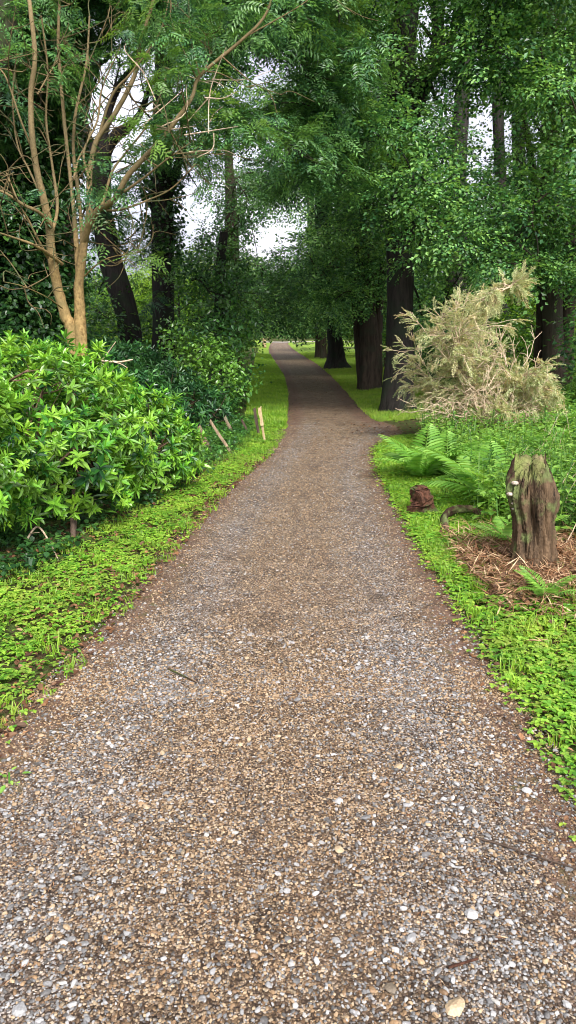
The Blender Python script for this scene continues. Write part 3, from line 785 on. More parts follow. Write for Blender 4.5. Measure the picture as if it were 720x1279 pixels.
L = [gl([(104, 305, 0), (118, 268, -.2), (143, 249, -.4), (161, 218, -.5), (200, 176, -.6), (238, 125, -.7), (250, 95, -.7), (300, 52, -.8), (332, 18, -.8), (350, -40, -.8)], .068, .022),
     gl([(64, 285, -.1), (50, 266, -.4), (30, 256, -.6), (0, 238, -.8), (-40, 230, -1)], .048, .022),
     gl([(78, 330, 0), (58, 315, -.3), (40, 305, -.5), (15, 296, -.6), (-20, 285, -.8)], .040, .018),
     gl([(60, 322, -.2), (48, 300, -.4), (36, 275, -.5), (24, 254, -.6), (8, 215, -.6)], .034, .014),
     gl([(106, 345, 0), (122, 330, -.2), (140, 321, -.3), (172, 316, -.4)], .022, .008, 7),
     gl([(93, 270, .1), (88, 220, .2), (82, 165, .2), (77, 110, .3), (73, 50, .3), (76, -20, .3)], .050, .026),
     gl([(98, 350, 0), (96, 310, .1), (93, 268, .1)], .055, .05),
     gl([(150, 243, -.4), (180, 222, -.6), (205, 202, -.8), (238, 178, -1)], .028, .008, 7),
     gl([(112, 225, 0), (105, 190, .2), (122, 150, .3), (128, 110, .4), (150, 60, .4)], .036, .012, 8),
     gl([(92, 225, .1), (98, 200, .3), (110, 175, .4), (118, 140, .5)], .03, .01, 7),
     gl([(42, 190, -.2), (26, 150, -.4), (5, 92, -.5), (-20, 80, -.5)], .025, .012, 7),
     gl([(47, 118, -.3), (62, 92, -.1), (72, 75, 0)], .018, .008, 6),
     gl([(100, 330, .1), (102, 290, .3), (98, 240, .4), (92, 190, .5), (95, 140, .5), (108, 80, .6), (112, 20, .6)], .05, .02),
     gl([(108, 290, 0), (128, 255, .2), (140, 215, .3), (158, 190, .4), (188, 150, .5), (210, 90, .6)], .042, .014),
     gl([(62, 300, 0), (72, 260, .3), (66, 210, .4), (58, 150, .5), (60, 90, .5), (52, 20, .5)], .042, .018),
     gl([(120, 262, -.2), (150, 262, -.4), (185, 250, -.5), (215, 235, -.6), (245, 205, -.7)], .026, .008, 7),
     gl([(54, 250, -.1), (38, 215, .1), (22, 180, .2), (16, 120, .2), (22, 60, .2)], .03, .012, 7),
     gl([(122, 176, .1), (140, 120, .0), (165, 90, -.1), (200, 40, -.1), (215, -20, -.1)], .032, .012, 7),
     gl([(78, 385, -.1), (60, 372, -.6), (30, 358, -1.0), (5, 352, -1.2)], .016, .007, 6)]
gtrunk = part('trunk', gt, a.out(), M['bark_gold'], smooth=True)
a = Acc()
for pp in L + L[:1]:
    for q in range(6):
        k = random.randint(len(pp) // 3, len(pp) - 1); s0 = pp[k]
        d = unit(rdir(1)[0] + np.array([.4, -.1, .5])); ln = random.uniform(.3, .9)
        e = s0 + d * ln; m_ = (s0 + e) / 2 + rng.normal(size=3) * .08
        q1 = smoothline([s0, m_, e], 4); a.tube(q1, np.linspace(.008, .0025, len(q1)), 5, 0)
        for _ in range(2):
            s2 = q1[random.randint(3, len(q1) - 1)]; e2 = s2 + unit(d + rdir(1)[0] * .9) * random.uniform(.15, .4)
            a.tube(smoothline([s2, (s2 + e2) / 2 + rng.normal(size=3) * .03, e2], 3), np.linspace(.005, .002, 7), 4, 0)
part('twigs', gtrunk, a.out(), M['bark_gold_upper'], smooth=True, origin=gb)
# dry tan twigs tangled round the long diagonal limb
for q in range(22):
    s0 = P(random.uniform(165, 270), random.uniform(60, 190), GY - .6 + random.uniform(-.4, .5))
    d = unit(np.array([random.uniform(-.4, 1.0), random.uniform(-.4, .4), random.uniform(-.5, .9)]))
    ln = random.uniform(.25, .8)
    a = Acc(); a.tube(smoothline([s0, s0 + d * ln * .5 + rng.normal(size=3) * .07, s0 + d * ln], 4), np.linspace(.007, .002, 9), 4, 0)
    part('dead_twig', gtrunk, a.out(), M['twig'], origin=gb)
cl = field(175, 350, -30, 200, 8.2, 9.4, 32, .26, 1.0) + field(-20, 70, -60, 80, 8.6, 9.4, 40, .25, .8) + [[*P(a_, b_, 8.6), .22] for a_, b_ in [(285, 140), (312, 150), (300, 165), (170, 315), (265, 200), (330, 165), (115, 250), (120, 235), (180, 170), (215, 150), (20, 260), (140, 205)]]
cl = np.array(cl)
V, F, rn, tn = clump_sprays(cl[:, :3], cl[:, 3], 60, kind='ash', scale=.75, tonep=.25)
part('crown', gt, (V, F), M['ash'], rn, tn)

# understorey: bright young trees and far trees seen between the trunks
def young(px, Y, h0, spread, label, mat, n=9, group='young trees lit beyond the trunks', kind='beech', scale=1.3, per=38):
    b = grounded(px, Y); tk = [list(b) + [.07]] + [[b[0] + random.uniform(-.15, .15) * k, b[1], b[2] + h0 * k / 3, .06 - .013 * k] for k in (1, 2, 3)]
    cl = [[b[0] + random.uniform(-1, 1) * spread, b[1] + random.uniform(-.8, .8) * spread, max(.5, b[2] + h0 * random.uniform(.15, 1.05)), random.uniform(.5, .85) * spread * .6] for _ in range(n)]
    return tree('young_tree', b, tk, label, 'tree', M['bark_brown'], mat, cl, per=per, kind=kind, scale=scale, group=group, flare=1.2, ns=8, twigs=3)
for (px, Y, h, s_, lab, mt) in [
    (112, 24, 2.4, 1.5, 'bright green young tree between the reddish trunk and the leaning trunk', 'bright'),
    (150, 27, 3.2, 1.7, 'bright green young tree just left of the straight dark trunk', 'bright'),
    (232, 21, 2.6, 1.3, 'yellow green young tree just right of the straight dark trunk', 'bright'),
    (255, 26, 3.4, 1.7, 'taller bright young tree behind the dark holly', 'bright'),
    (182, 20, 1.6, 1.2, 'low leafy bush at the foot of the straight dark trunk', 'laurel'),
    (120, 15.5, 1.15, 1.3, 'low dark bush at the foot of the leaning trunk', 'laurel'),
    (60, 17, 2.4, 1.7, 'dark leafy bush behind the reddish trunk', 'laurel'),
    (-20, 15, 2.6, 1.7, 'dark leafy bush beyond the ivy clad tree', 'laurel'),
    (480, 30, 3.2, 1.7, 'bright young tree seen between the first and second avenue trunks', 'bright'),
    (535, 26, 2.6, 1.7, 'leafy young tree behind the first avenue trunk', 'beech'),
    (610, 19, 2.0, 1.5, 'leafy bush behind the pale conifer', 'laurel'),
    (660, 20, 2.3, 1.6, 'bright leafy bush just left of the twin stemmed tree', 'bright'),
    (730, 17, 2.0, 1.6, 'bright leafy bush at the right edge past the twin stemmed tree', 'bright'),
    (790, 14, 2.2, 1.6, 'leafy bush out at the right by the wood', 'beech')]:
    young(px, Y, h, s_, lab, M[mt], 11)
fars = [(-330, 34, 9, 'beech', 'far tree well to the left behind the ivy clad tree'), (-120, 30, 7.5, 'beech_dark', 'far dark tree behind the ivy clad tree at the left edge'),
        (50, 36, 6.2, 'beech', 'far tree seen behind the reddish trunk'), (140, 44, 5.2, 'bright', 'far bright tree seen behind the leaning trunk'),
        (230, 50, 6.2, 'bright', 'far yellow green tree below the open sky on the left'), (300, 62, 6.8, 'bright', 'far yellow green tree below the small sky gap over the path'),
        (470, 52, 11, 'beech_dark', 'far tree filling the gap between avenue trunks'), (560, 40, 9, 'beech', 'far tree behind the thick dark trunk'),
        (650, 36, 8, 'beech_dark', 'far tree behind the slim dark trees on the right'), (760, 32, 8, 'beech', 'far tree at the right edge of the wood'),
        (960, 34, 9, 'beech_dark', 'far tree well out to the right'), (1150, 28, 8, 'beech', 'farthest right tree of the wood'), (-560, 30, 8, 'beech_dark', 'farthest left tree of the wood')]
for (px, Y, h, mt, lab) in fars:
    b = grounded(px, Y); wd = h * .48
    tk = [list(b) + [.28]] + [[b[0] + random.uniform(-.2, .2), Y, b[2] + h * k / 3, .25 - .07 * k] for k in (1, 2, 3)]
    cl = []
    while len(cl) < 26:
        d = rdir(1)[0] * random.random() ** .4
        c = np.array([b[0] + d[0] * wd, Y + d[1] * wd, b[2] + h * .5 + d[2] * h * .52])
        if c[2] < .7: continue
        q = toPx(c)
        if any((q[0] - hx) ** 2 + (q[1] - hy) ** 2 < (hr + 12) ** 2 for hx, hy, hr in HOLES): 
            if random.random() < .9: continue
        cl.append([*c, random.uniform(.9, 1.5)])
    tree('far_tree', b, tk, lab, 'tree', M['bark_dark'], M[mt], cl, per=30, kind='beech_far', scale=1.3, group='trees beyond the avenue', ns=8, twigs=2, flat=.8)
# end of the vista: dark clipped hedge and trees behind the glade
def bushmass(root_name, cells, label, cat, mat, kind, n_per_m2, scale, group=None, thick=.25, stems=10, stemm=None, minz=.08, openness=0.0, tonebase=.0, part_name='foliage', upb=.7):
    """a bush: leafy shoots over and just inside an uneven domed outline, on woody stems"""
    cells = np.asarray(cells, float)
    c0 = cells[0, :3].copy(); c0[2] = float(gz(c0[0], c0[1]))
    root = thing(root_name, c0, label, cat, group)
    pos, nor = [], []
    for c in cells:
        area = 4 * math.pi * ((c[3] * c[4]) ** 1.6 + (c[3] * c[5]) ** 1.6 + (c[4] * c[5]) ** 1.6) ** (1 / 1.6) / 3 ** (1 / 1.6)
        n = int(area * n_per_m2)
        d = rdir(n); wob = 1 + .15 * hashn(d[:, 0] * 4 + c[0], d[:, 1] * 4 + d[:, 2] * 3, c[1]) + .08 * hashn(d[:, 0] * 11, d[:, 2] * 11 + d[:, 1] * 9, c[0])
        dep = 1 - thick * rng.random(n) ** 2.2
        p = c[:3] + d * c[3:6] * (wob * dep)[:, None]
        nn = unit(d / c[3:6])
        keep = p[:, 2] > minz + gz(p[:, 0], p[:, 1])
        for e in cells:
            if e is c: continue
            keep &= (((p - e[:3]) / (e[3:6] * .86)) ** 2).sum(1) > 1
        if openness: keep &= (hashn(p[:, 0] * 4.2, p[:, 1] * 4.2 + p[:, 2] * 4.8, 7) > -1 + openness * (1.7 - np.clip(nn[:, 2], -1, 1)))
        pos.append(p[keep]); nor.append(nn[keep])
    pos = np.vstack(pos); nor = np.vstack(nor); n = len(pos)
    f = nor * .8 + np.array([0, 0, upb]) + rng.normal(size=(n, 3)) * .22
    top = np.clip(nor[:, 2], 0, 1)
    tone = np.clip(rng.normal(.08, .26, n) + tonebase, 0, .95)
    V, F, rn, tn = scatter(PR[kind], pos, f, rdir(n), scale * rng.uniform(.75, 1.25, n), tone, .22 * hashn(pos[:, 0] * 2.1, pos[:, 1] * 2.1 + pos[:, 2] * 3) + rng.normal(0, .08, n))
    part(part_name, root, (V, F), mat, rn, tn)
    a = Acc()
    for c in cells:
        for q in range(stems):
            s0 = np.array([c[0] + random.uniform(-.35, .35) * c[3], c[1] + random.uniform(-.35, .35) * c[4], float(gz(c[0], c[1])) - .05])
            d = rdir(1)[0]; d[2] = abs(d[2]) * .8 + .05
            e = c[:3] + d * c[3:6] * .93
            m_ = s0 * .5 + e * .5 + rng.normal(size=3) * .08 + [0, 0, -.05]
            a = Acc(); pp = smoothline([s0, m_, e], 6); a.tube(pp, np.linspace(.018, .006, len(pp)), 6, .05)
            for _ in range(3):
                k = random.randint(5, len(pp) - 1); dd = unit(d + rdir(1)[0] * .8)
                a.tube(smoothline([pp[k], pp[k] + dd * .14, pp[k] + dd * .3 + [0, 0, .06]], 3), np.linspace(.007, .003, 7), 4, 0)
            part('stem', root, a.out(), stemm or M['twig_dark'], smooth=True)
    return root
bushmass('hedge', [[x, 100, 1.0, 3.2, 1.6, 2.2] for x in np.arange(-16, 24, 3.4)], 'low dark hedge closing the view where the path ends', 'hedge', M['beech_dark'], 'beech_far', 9, 1.5, thick=.3, stems=3)
for k, (x, Y, mt, lab) in enumerate([(-9, 116, 'bright', 'pale tree behind the far hedge, left of the path end'), (0, 120, 'beech', 'tree behind the far hedge straight over the path end'),
                         (11, 114, 'bright', 'pale tree behind the far hedge, right of the path end'), (24, 110, 'beech_dark', 'dark tree behind the right end of the far hedge'), (-24, 108, 'beech_dark', 'dark tree behind the left end of the far hedge')]):
    b = np.array([x, Y, 0.]); h = 6.5
    tree('far_tree', b, [[x, Y, -.1, .3], [x, Y, 3, .25], [x, Y, 7, .1]], lab, 'tree', M['bark_dark'], M[mt], [[x + random.uniform(-5, 5), Y + random.uniform(-2, 2), random.uniform(1, h), random.uniform(1.6, 2.6)] for _ in range(22)],
         per=12, kind='beech_far', scale=2.6, group='trees behind the far hedge', ns=6, twigs=0)

# ------------------------------------------------------------------ rhododendrons on the left
RB = [
 ([[-3.0, 4.95, .78, 1.28, 1.05, .92]], 'big lime green rhododendron nearest on the left, cut by the photo edge', 'rhodo', .10, .26),
 ([[-2.35, 6.2, .66, 1.15, 1.15, .86], [-3.0, 8.0, .70, 1.1, 1.0, .72]], 'lime green rhododendron in the middle of the bank, taller than the one before the stakes', 'rhodo', .08, .22),
 ([[-1.72, 7.45, .42, .78, .95, .62]], 'low lime green rhododendron sloping down to the broken stakes', 'rhodo', .06, .18),
 ([[-4.6, 7.0, .95, 1.7, 1.9, .95]], 'green rhododendron rising behind the front bank at the left edge', 'rhodo', .0, .1),
 ([[-3.1, 9.6, .62, 1.5, 1.5, .78]], 'dark rhododendron round the foot of the golden stems', 'rhodo_dark', .0, .0),
 ([[-2.35, 10.4, .36, .95, 1.3, .62], [-1.75, 12.0, .25, .75, 1.0, .55]], 'low dark rhododendron behind the leaning stakes', 'rhodo_dark', .0, .0),
 ([[-3.6, 12.6, .7, 1.9, 1.6, .75]], 'dark rhododendron further back under the leaning trunk', 'rhodo_dark', .0, .0),
]
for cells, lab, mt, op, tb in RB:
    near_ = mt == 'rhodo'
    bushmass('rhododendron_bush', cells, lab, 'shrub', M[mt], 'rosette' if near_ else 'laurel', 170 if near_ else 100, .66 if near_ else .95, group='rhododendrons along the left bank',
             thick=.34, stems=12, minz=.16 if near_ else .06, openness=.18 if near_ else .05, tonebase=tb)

def twigthing(name, pts, r0, r1, label, cat, mat, ns=7, side=0, sidelen=.15, lump=.08):
    pts = [np.asarray(p, float) for p in pts]
    o = Acc(); pp = smoothline(pts, 6); o.tube(pp, np.linspace(r0, r1, len(pp)), ns, lump, cap=True)
    for _ in range(side):
        k = random.randint(2, len(pp) - 2); d = unit(pp[-1] - pp[0] + rdir(1)[0] * np.linalg.norm(pp[-1] - pp[0]) * .7)
        o.tube(smoothline([pp[k], pp[k] + d * sidelen * .5 + rng.normal(size=3) * .01, pp[k] + d * sidelen], 3), np.linspace(r1, r1 * .4, 7), 5, 0, cap=True)
    V, F = o.out(); b = pp[0].copy()
    ob = link(name, mesh(name, V - b, F, mat, smooth=True), loc=b)
    return tag(ob, label, cat)
twigthing('fallen_branch', [P(112, 452, 8.6), P(130, 451, 8.55), P(150, 452, 8.5), P(166, 449, 8.5)], .018, .008, 'bare tan branch lying over the dark rhododendron tops', 'branch', M['twig'], side=3, sidelen=.3)
twigthing('fallen_branch', [P(-30, 500, 5.4), P(4, 480, 5.4), P(22, 470, 5.3), P(36, 462, 5.3)], .014, .007, 'bare brown branch poking from the nearest rhododendron', 'branch', M['twig_dark'], side=3, sidelen=.2)
twigthing('fallen_branch', [G(30, 690) + [0, 0, .05], G(48, 684) + [0, 0, .16], G(62, 694) + [0, 0, .12], G(74, 706) + [0, 0, .03]], .010, .005, 'thin grey branch arching over the ground below the nearest rhododendron', 'branch', M['twig'], side=1)
# old fence post in the bank
b = G(90, 676); tp = P(95, 600, b[1] + .3)
twigthing('old_fence_post', [b - [0, 0, .1], b * .5 + tp * .5, tp], .026, .022, 'old brown fence post half hidden inside the nearest rhododendron', 'post', M['wood_dark'])

# ------------------------------------------------------------------ broken stakes beside the path
def stake(p0, p1, Yoff, wd, label, mat, split=False, knob=False):
    g0 = G(*p0); top = P(p1[0], p1[1], g0[1] + Yoff)
    root = thing('stake', g0, label, 'stake', 'broken stakes beside the path')
    ax = unit(top - g0); a = Acc()
    sx = unit(np.cross(ax, [0, 1, 0])); sy = np.cross(sx, ax)
    def plank(q0, q1, w_, d_):
        n = 7; t = np.linspace(0, 1, n)[:, None]; c = q0 * (1 - t) + q1 * t + rng.normal(size=(n, 3)) * w_ * .04
        V = []
        for k in range(n):
            kk = w_ * (1 + .06 * rng.normal())
            V += [c[k] + sx * x_ * kk + sy * y_ * d_ for x_, y_ in [(-.5, -.5), (.1, -.56), (.5, -.45), (.5, .5), (-.45, .5)]]
        V += [c[0]] * 5
        V[-10] = V[-10] + ax * w_ * .5; V[-8] = V[-8] - ax * w_ * .3     # splintered end
        V = np.array(V); tp_ = V[(n - 1) * 5:n * 5].copy(); V[n * 5:] = tp_.mean(0) + rng.normal(size=(5, 3)) * .002
        F = [[k * 5 + j, k * 5 + (j + 1) % 5, (k + 1) * 5 + (j + 1) % 5, (k + 1) * 5 + j] for k in range(n) for j in range(5)]
        a.add(V, np.array(F))
    plank(g0 - ax * .15, top, wd, wd * .8)
    part('shaft', root, a.out(), mat)
    if split:
        a = Acc(); o_ = sx * wd * .95
        plank(g0 + o_ - ax * .1, g0 + (top - g0) * .93 + o_ * 1.05, wd * .6, wd * .7)
        part('split_half', root, a.out(), M['wood_pale'])
    if knob:
        a = Acc(); plank(g0 + (top - g0) * .52 + sy * -.01, top + ax * .03, wd * 1.55, wd * 1.3)
        part('thick_end', root, a.out(), M['wood_pale'])
    return root
stake((265, 566), (249, 532), -.1, .042, 'split weathered stake leaning left, nearest to the lime green bushes', M['wood'], split=True)
stake((292, 570), (263, 526), .1, .036, 'longest brown stake, leaning far to the left', M['wood'])
stake((293, 545), (281, 521), 0, .046, 'short thick weathered stake leaning left in the leaves', M['wood'])
stake((313, 546), (302, 524), 0, .034, 'thin dark stake leaning left, fourth from the left', M['wood_dark'])
stake((324, 545), (318, 510), 0, .042, 'dark brown stake standing close behind the pale one', M['wood_dark'])
stake((331, 552), (325, 512), 0, .032, 'upright pale yellow stake with a thick top end at the lawn corner', M['wood_pale'], knob=True)
bp = grounded(331, 62, 0)
twigthing('marker_post', [bp, bp + [0, 0, .75]], .16, .15, 'small pale post where the left lawn ends at the far bend', 'post', M['wood_pale'])

# ------------------------------------------------------------------ right: pale half dead conifer
CY = 10.0
cb = G(612, 556); CY = cb[1]
cr = thing('conifer_shrub', cb, 'pale half dead conifer with bare tan twigs and grey green sprays', 'shrub')
a = Acc(); npos, nf, nu, nsz = [], [], [], []
def shoot(p0, d, L_, r0, lev=0, droop=.15):
    n = 8; pts = [p0]; dd = unit(d)
    for k in range(n):
        dd = unit(dd + rng.normal(size=3) * .10 + np.array([0, 0, -droop * (.12 + .1 * k) if lev else -.02]))
        pts.append(pts[-1] + dd * L_ / n)
    pts = np.array(pts); a.tube(pts, np.linspace(r0, max(.0034, r0 * .35), len(pts)), 6 if lev == 0 else 4, .05)
    if lev < 2:
        m_ = [12, 7][lev]
        for q in range(m_):
            k = random.randint(2, n)
            s_ = unit(dd * .8 + rdir(1)[0] * .75 + np.array([0, 0, .05])); shoot(pts[k], s_, L_ * random.uniform(.28, .55), r0 * .45, lev + 1, droop)
    if lev >= 1:
        for q in range(1 if lev == 1 else 3):
            k = random.randint(2, n); npos.append(pts[k]); nf.append(unit(dd + rdir(1)[0] * .5)); nu.append([rng.normal() * .4, rng.normal() * .4, 1]); nsz.append(random.uniform(.7, 1.4))
# main leaning stem to the tip
ms = smoothline([G(650, 560) + [0, .2, 0], P(632, 527, CY), P(606, 508, CY), P(590, 480, CY), P(594, 448, CY), P(604, 410, CY), P(614, 386, CY), P(622, 368, CY - .1), P(638, 357, CY - .1)], 6)
a.tube(ms, np.linspace(.035, .007, len(ms)), 8, .1)
for k in list(range(14, len(ms), 2)) * 2:
    s_ = unit(np.array([random.choice([-1, -1, -1, .7]) * random.uniform(.5, 1), random.uniform(-.6, .6), random.uniform(-.25, .3)]))
    shoot(ms[k], s_, random.uniform(.34, .6) * (1.3 - .95 * k / len(ms)), .010, 1)
for q in range(7):
    shoot(ms[-1 - q % 3], [random.uniform(.1, 1), random.uniform(-.4, .4), random.uniform(-.1, .5)], random.uniform(.12, .24), .006, 1, .05)
for q in range(26):
    th = random.uniform(0, 6.283); el = random.uniform(.35, 1.25)
    d = np.array([math.cos(th) * math.cos(el) * 1.15, math.sin(th) * math.cos(el) * .8, math.sin(el) * .9])
    s0 = np.array([P(random.uniform(590, 645), 540, CY)[0], CY + random.uniform(-.25, .3), random.uniform(.1, .4)])
    shoot(s0, d, random.uniform(.38, .6), .014, 0, .10)
for (ex, ey) in [(535, 462), (535, 495), (545, 434), (556, 408), (580, 385), (652, 458), (668, 482), (640, 440), (566, 398), (560, 520), (660, 510)]:
    s0 = P(600, 520, CY + random.uniform(-.2, .2)); e = P(ex, ey, CY + random.uniform(-.4, .4)); shoot(s0, e - s0, np.linalg.norm(e - s0) * .92, .016, 0, .05)
def bare(p0, d, L_, r0, lev=0):
    n = 6; pts = [p0]; dd = unit(np.asarray(d, float))
    for k in range(n):
        dd = unit(dd + rng.normal(size=3) * .16); pts.append(pts[-1] + dd * L_ / n)
    a.tube(np.array(pts), np.linspace(r0, .0026, n + 1), 5, 0)
    if lev < 2:
        for q in range(4):
            k = random.randint(1, n); bare(pts[k], unit(dd + rdir(1)[0] * .55), L_ * random.uniform(.35, .6), r0 * .6, lev + 1)
for q in range(34):
    s0 = P(random.uniform(570, 650), random.uniform(505, 560), CY - random.uniform(.15, .55))
    bare(s0, [random.uniform(-1, .45), -.35, random.uniform(.1, 1.0)], random.uniform(.3, .6), .009)
for q in range(16):
    s0 = P(random.uniform(580, 665), random.uniform(440, 490), CY - random.uniform(.2, .5)); bare(s0, [random.uniform(-.5, .7), -.1, 1], random.uniform(.2, .4), .008, 1)
part('branches', cr, a.out(), M['twig'], smooth=True)
V, F, rn, tn = scatter(PR['needle'], np.array(npos), np.array(nf), np.array(nu), np.array(nsz) * .86, np.clip(rng.normal(.15, .32, len(npos)), 0, 1), rng.normal(0, .12, len(npos)))
part('needle_sprays', cr, (V, F), M['needle'], rn, tn)

# ------------------------------------------------------------------ stump with fungi
sb = G(667, 716)
sr = thing('tree_stump', sb, 'tall rotten stump with pale bracket fungi at its broken mossy top', 'tree stump')
H, ns, nr = .66, 150, 90
th = np.arange(ns) * 2 * math.pi / ns
def wrap(c_, w_): return np.exp(-((np.mod(th - c_ + math.pi, 2 * math.pi) - math.pi) / w_) ** 2)
ph = rng.random(12) * 6
rag = .085 * np.sin(2 * th + 2.2) + .035 * np.sin(3 * th + 1) + .04 * np.sin(7 * th) + .035 * np.sin(17 * th + 2) + .03 * rng.normal(size=ns)
VV = []
def stump_r(t):
    r = .118 - .016 * t + .075 * math.exp(-t * H / .10) + .026 * math.exp(-((t - .80) / .15) ** 2)
    f = 1 + .09 * np.cos(3 * th + ph[0] + 1.2 * t) + .06 * np.cos(7 * th + ph[1] - 2 * t)
    rid = np.abs(np.sin(6.5 * th + ph[2] + .8 * np.sin(5 * t + ph[3]) + 1.5 * np.sin(2 * th))) ** .6      # deep split grain
    rid2 = np.abs(np.sin(15 * th + ph[4] + 1.1 * np.sin(9 * t + ph[5]))) ** .7
    f = f + .26 * (rid - .6) + .10 * (rid2 - .6) + .022 * rng.normal(size=ns)
    f = f + .32 * wrap(6.15, .30) * math.exp(-((t - .70) / .13) ** 2) + .12 * wrap(5.75, .25) * math.exp(-((t - .45) / .1) ** 2)   # burls on the right
    f = f + .20 * wrap(3.2, .35) * math.exp(-((t - .9) / .10) ** 2)
    f = f - .30 * wrap(4.35, .17) * np.clip(1 - abs(t - .62) / .30, 0, 1) - .22 * wrap(5.1, .12) * np.clip(1 - abs(t - .35) / .4, 0, 1)
    f = f + .16 * wrap(4.72, .10) * np.clip(1 - abs(t - .55) / .28, 0, 1)
    return r * f * (1 - .22 * math.exp(-(1 - t) / .06))
for k, z in enumerate(np.linspace(-.08, H, nr)):
    t = max(z, 0) / H; rr = stump_r(t)
    cx = -.075 * t; cy = .01 * math.sin(t * 7)
    zc = z + rag * t ** 6
    VV.append(np.stack([sb[0] + cx + rr * np.cos(th), sb[1] + cy + rr * np.sin(th), sb[2] + zc + 0 * th], 1))
V = np.vstack(VV); ii = np.arange(nr - 1)[:, None] * ns; j = np.arange(ns)[None, :]; j2 = (j + 1) % ns
F = np.stack([ii + j, ii + j2, ii + ns + j2, ii + ns + j], -1).reshape(-1, 4)
sbody = part('body', sr, (V, F), M['stump'], smooth=True)
top = VV[-1]; ctr = top.mean(0); rows = [top]
for q, (k, dz) in enumerate([(.96, .02), (.86, .035), (.72, .05), (.55, .062), (.38, .066), (.2, .06), (.02, .05)]):
    v = ctr + (top - ctr) * k; v[:, 2] = ctr[2] * .5 + top[:, 2] * .5 * 1 + dz + .012 * np.sin(9 * th + q) * k + rng.normal(size=ns) * .009 * k; rows.append(v)
V = np.vstack(rows); ii = np.arange(len(rows) - 1)[:, None] * ns
F = np.stack([ii + j, ii + j2, ii + ns + j2, ii + ns + j], -1).reshape(-1, 4)
part('broken_top', sr, (V, F), M['stump_top'], smooth=True)
for (t, an, s_) in [(.95, 3.45, .026), (.84, 3.4, .024), (.75, 3.5, .018), (.69, 3.4, .015)]:
    rr = float(np.interp(an, th, stump_r(t))); c = np.array([sb[0] - .075 * t + (rr + s_ * .25) * math.cos(an), sb[1] + (rr + s_ * .25) * math.sin(an) - .01, t * H])
    n = 16; tt = np.arange(n) * 6.283 / n; rows = []
    for (r_, dz) in [(.05, -.5), (.55, -.45), (.95, -.15), (1.0, .12), (.7, .40), (.05, .50)]:
        rows.append(np.stack([c[0] + s_ * r_ * np.cos(tt) * (1 + .1 * np.sin(3 * tt)), c[1] + s_ * r_ * np.sin(tt) * .9, c[2] + s_ * dz + 0 * tt], 1))
    ii = np.arange(5)[:, None] * n; jj = np.arange(n)[None, :]; jk = (jj + 1) % n
    part('bracket_fungus', sbody, (np.vstack(rows), np.stack([ii + jj, ii + jk, ii + n + jk, ii + n + jj], -1).reshape(-1, 4)), M['fungus'], smooth=True, origin=sb)
# small red rotten stump beside the fern and curved root
rb = G(527, 642)
o = Acc(); o.tube(smoothline([rb - [0, 0, .05], rb + [0, .02, .1], rb + [-.02, 0, .2], rb + [-.02, 0, .26]], 4), np.array([.12, .12, .115, .11, .11, .105, .10, .10, .09, .08, .07, .05, .03]), 22, .2, .12, 6, cap=True)
ob = link('rotten_stump', mesh('rotten_stump', o.out()[0] - rb, o.out()[1], M['rot']), loc=rb)
tag(ob, 'low crumbling red brown stump under the big fern', 'tree stump')
twigthing('fallen_log', [G(556, 668) + [0, 0, .03], G(555, 656) + [0, 0, .08], G(570, 652) + [0, 0, .11], G(590, 652) + [0, 0, .11], G(612, 656) + [0, 0, .05]], .036, .02, 'curved brown log arching over the leaves left of the tall stump', 'log', M['stump'], 14, lump=.28)
twigthing('fallen_branch', [G(610, 742) + [0, 0, .02], G(640, 748) + [0, 0, .03], G(680, 752) + [0, 0, .03], G(740, 762) + [0, 0, .03]], .010, .006, 'pale stick lying on the dead bracken before the tall stump', 'branch', M['twig'])

# ------------------------------------------------------------------ ferns
def frond_mesh(L_=.62, arch=.9, mat=None, name='frond'):
    V, F, Rn = [], [], []; n = 0
    npin = 17
    for k in range(npin):
        t = (k + 1.2) / (npin + 1); el = 1.15 - arch * t * 1.35
        # arc position
        tt = np.linspace(0, t, 12); e = 1.15 - arch * tt * 1.35
        x = np.trapezoid(np.cos(e), tt) * L_ if hasattr(np, 'trapezoid') else np.trapz(np.cos(e), tt) * L_
        z = np.trapezoid(np.sin(e), tt) * L_ if hasattr(np, 'trapezoid') else np.trapz(np.sin(e), tt) * L_
        pl = L_ * .30 * (math.sin(math.pi * min(1, (t * .86 + .14))) ** .8) * (1.05 - .35 * t)
        for side in (-1, 1):
            q6, f6 = leaf6(pl, .030 * (1.1 - .5 * t) * L_ / .62, .5, .18)
            q6 = rotx(q6, random.uniform(-.2, .2)); q6 = rotz(q6, side * (1.15 - .25 * t))
            c, s_ = math.cos(el), math.sin(el)
            q6 = np.stack([q6[:, 0] * c - q6[:, 2] * s_ + x, q6[:, 1], q6[:, 0] * s_ + q6[:, 2] * c + z], 1)
            V.append(q6); F += [list(f + n) for f in f6]; n += 6; Rn += [np.clip(random.gauss(.5, .22), 0, 1)] * 6
    tt = np.linspace(0, 1, 14); e = 1.15 - arch * tt * 1.35
    xs_ = np.concatenate([[0], np.cumsum(np.cos(e[1:])) * L_ / 13]); zs_ = np.concatenate([[0], np.cumsum(np.sin(e[1:])) * L_ / 13])
    a = Acc(); a.tube(np.stack([xs_, 0 * xs_, zs_ - .002], 1), np.linspace(.004, .001, 14), 4, 0)
    v2, f2 = a.out(); V = np.vstack(V + [v2]); F = np.vstack([np.array(F), f2 + n]); Rn += [.8] * len(v2)
    return mesh(name, V, F, mat, Rn, np.clip(np.zeros(len(V)) + .1, 0, 1))
FM = [frond_mesh(.80, .85, M['fern']), frond_mesh(.70, 1.0, M['fern']), frond_mesh(.85, .72, M['fern'])]
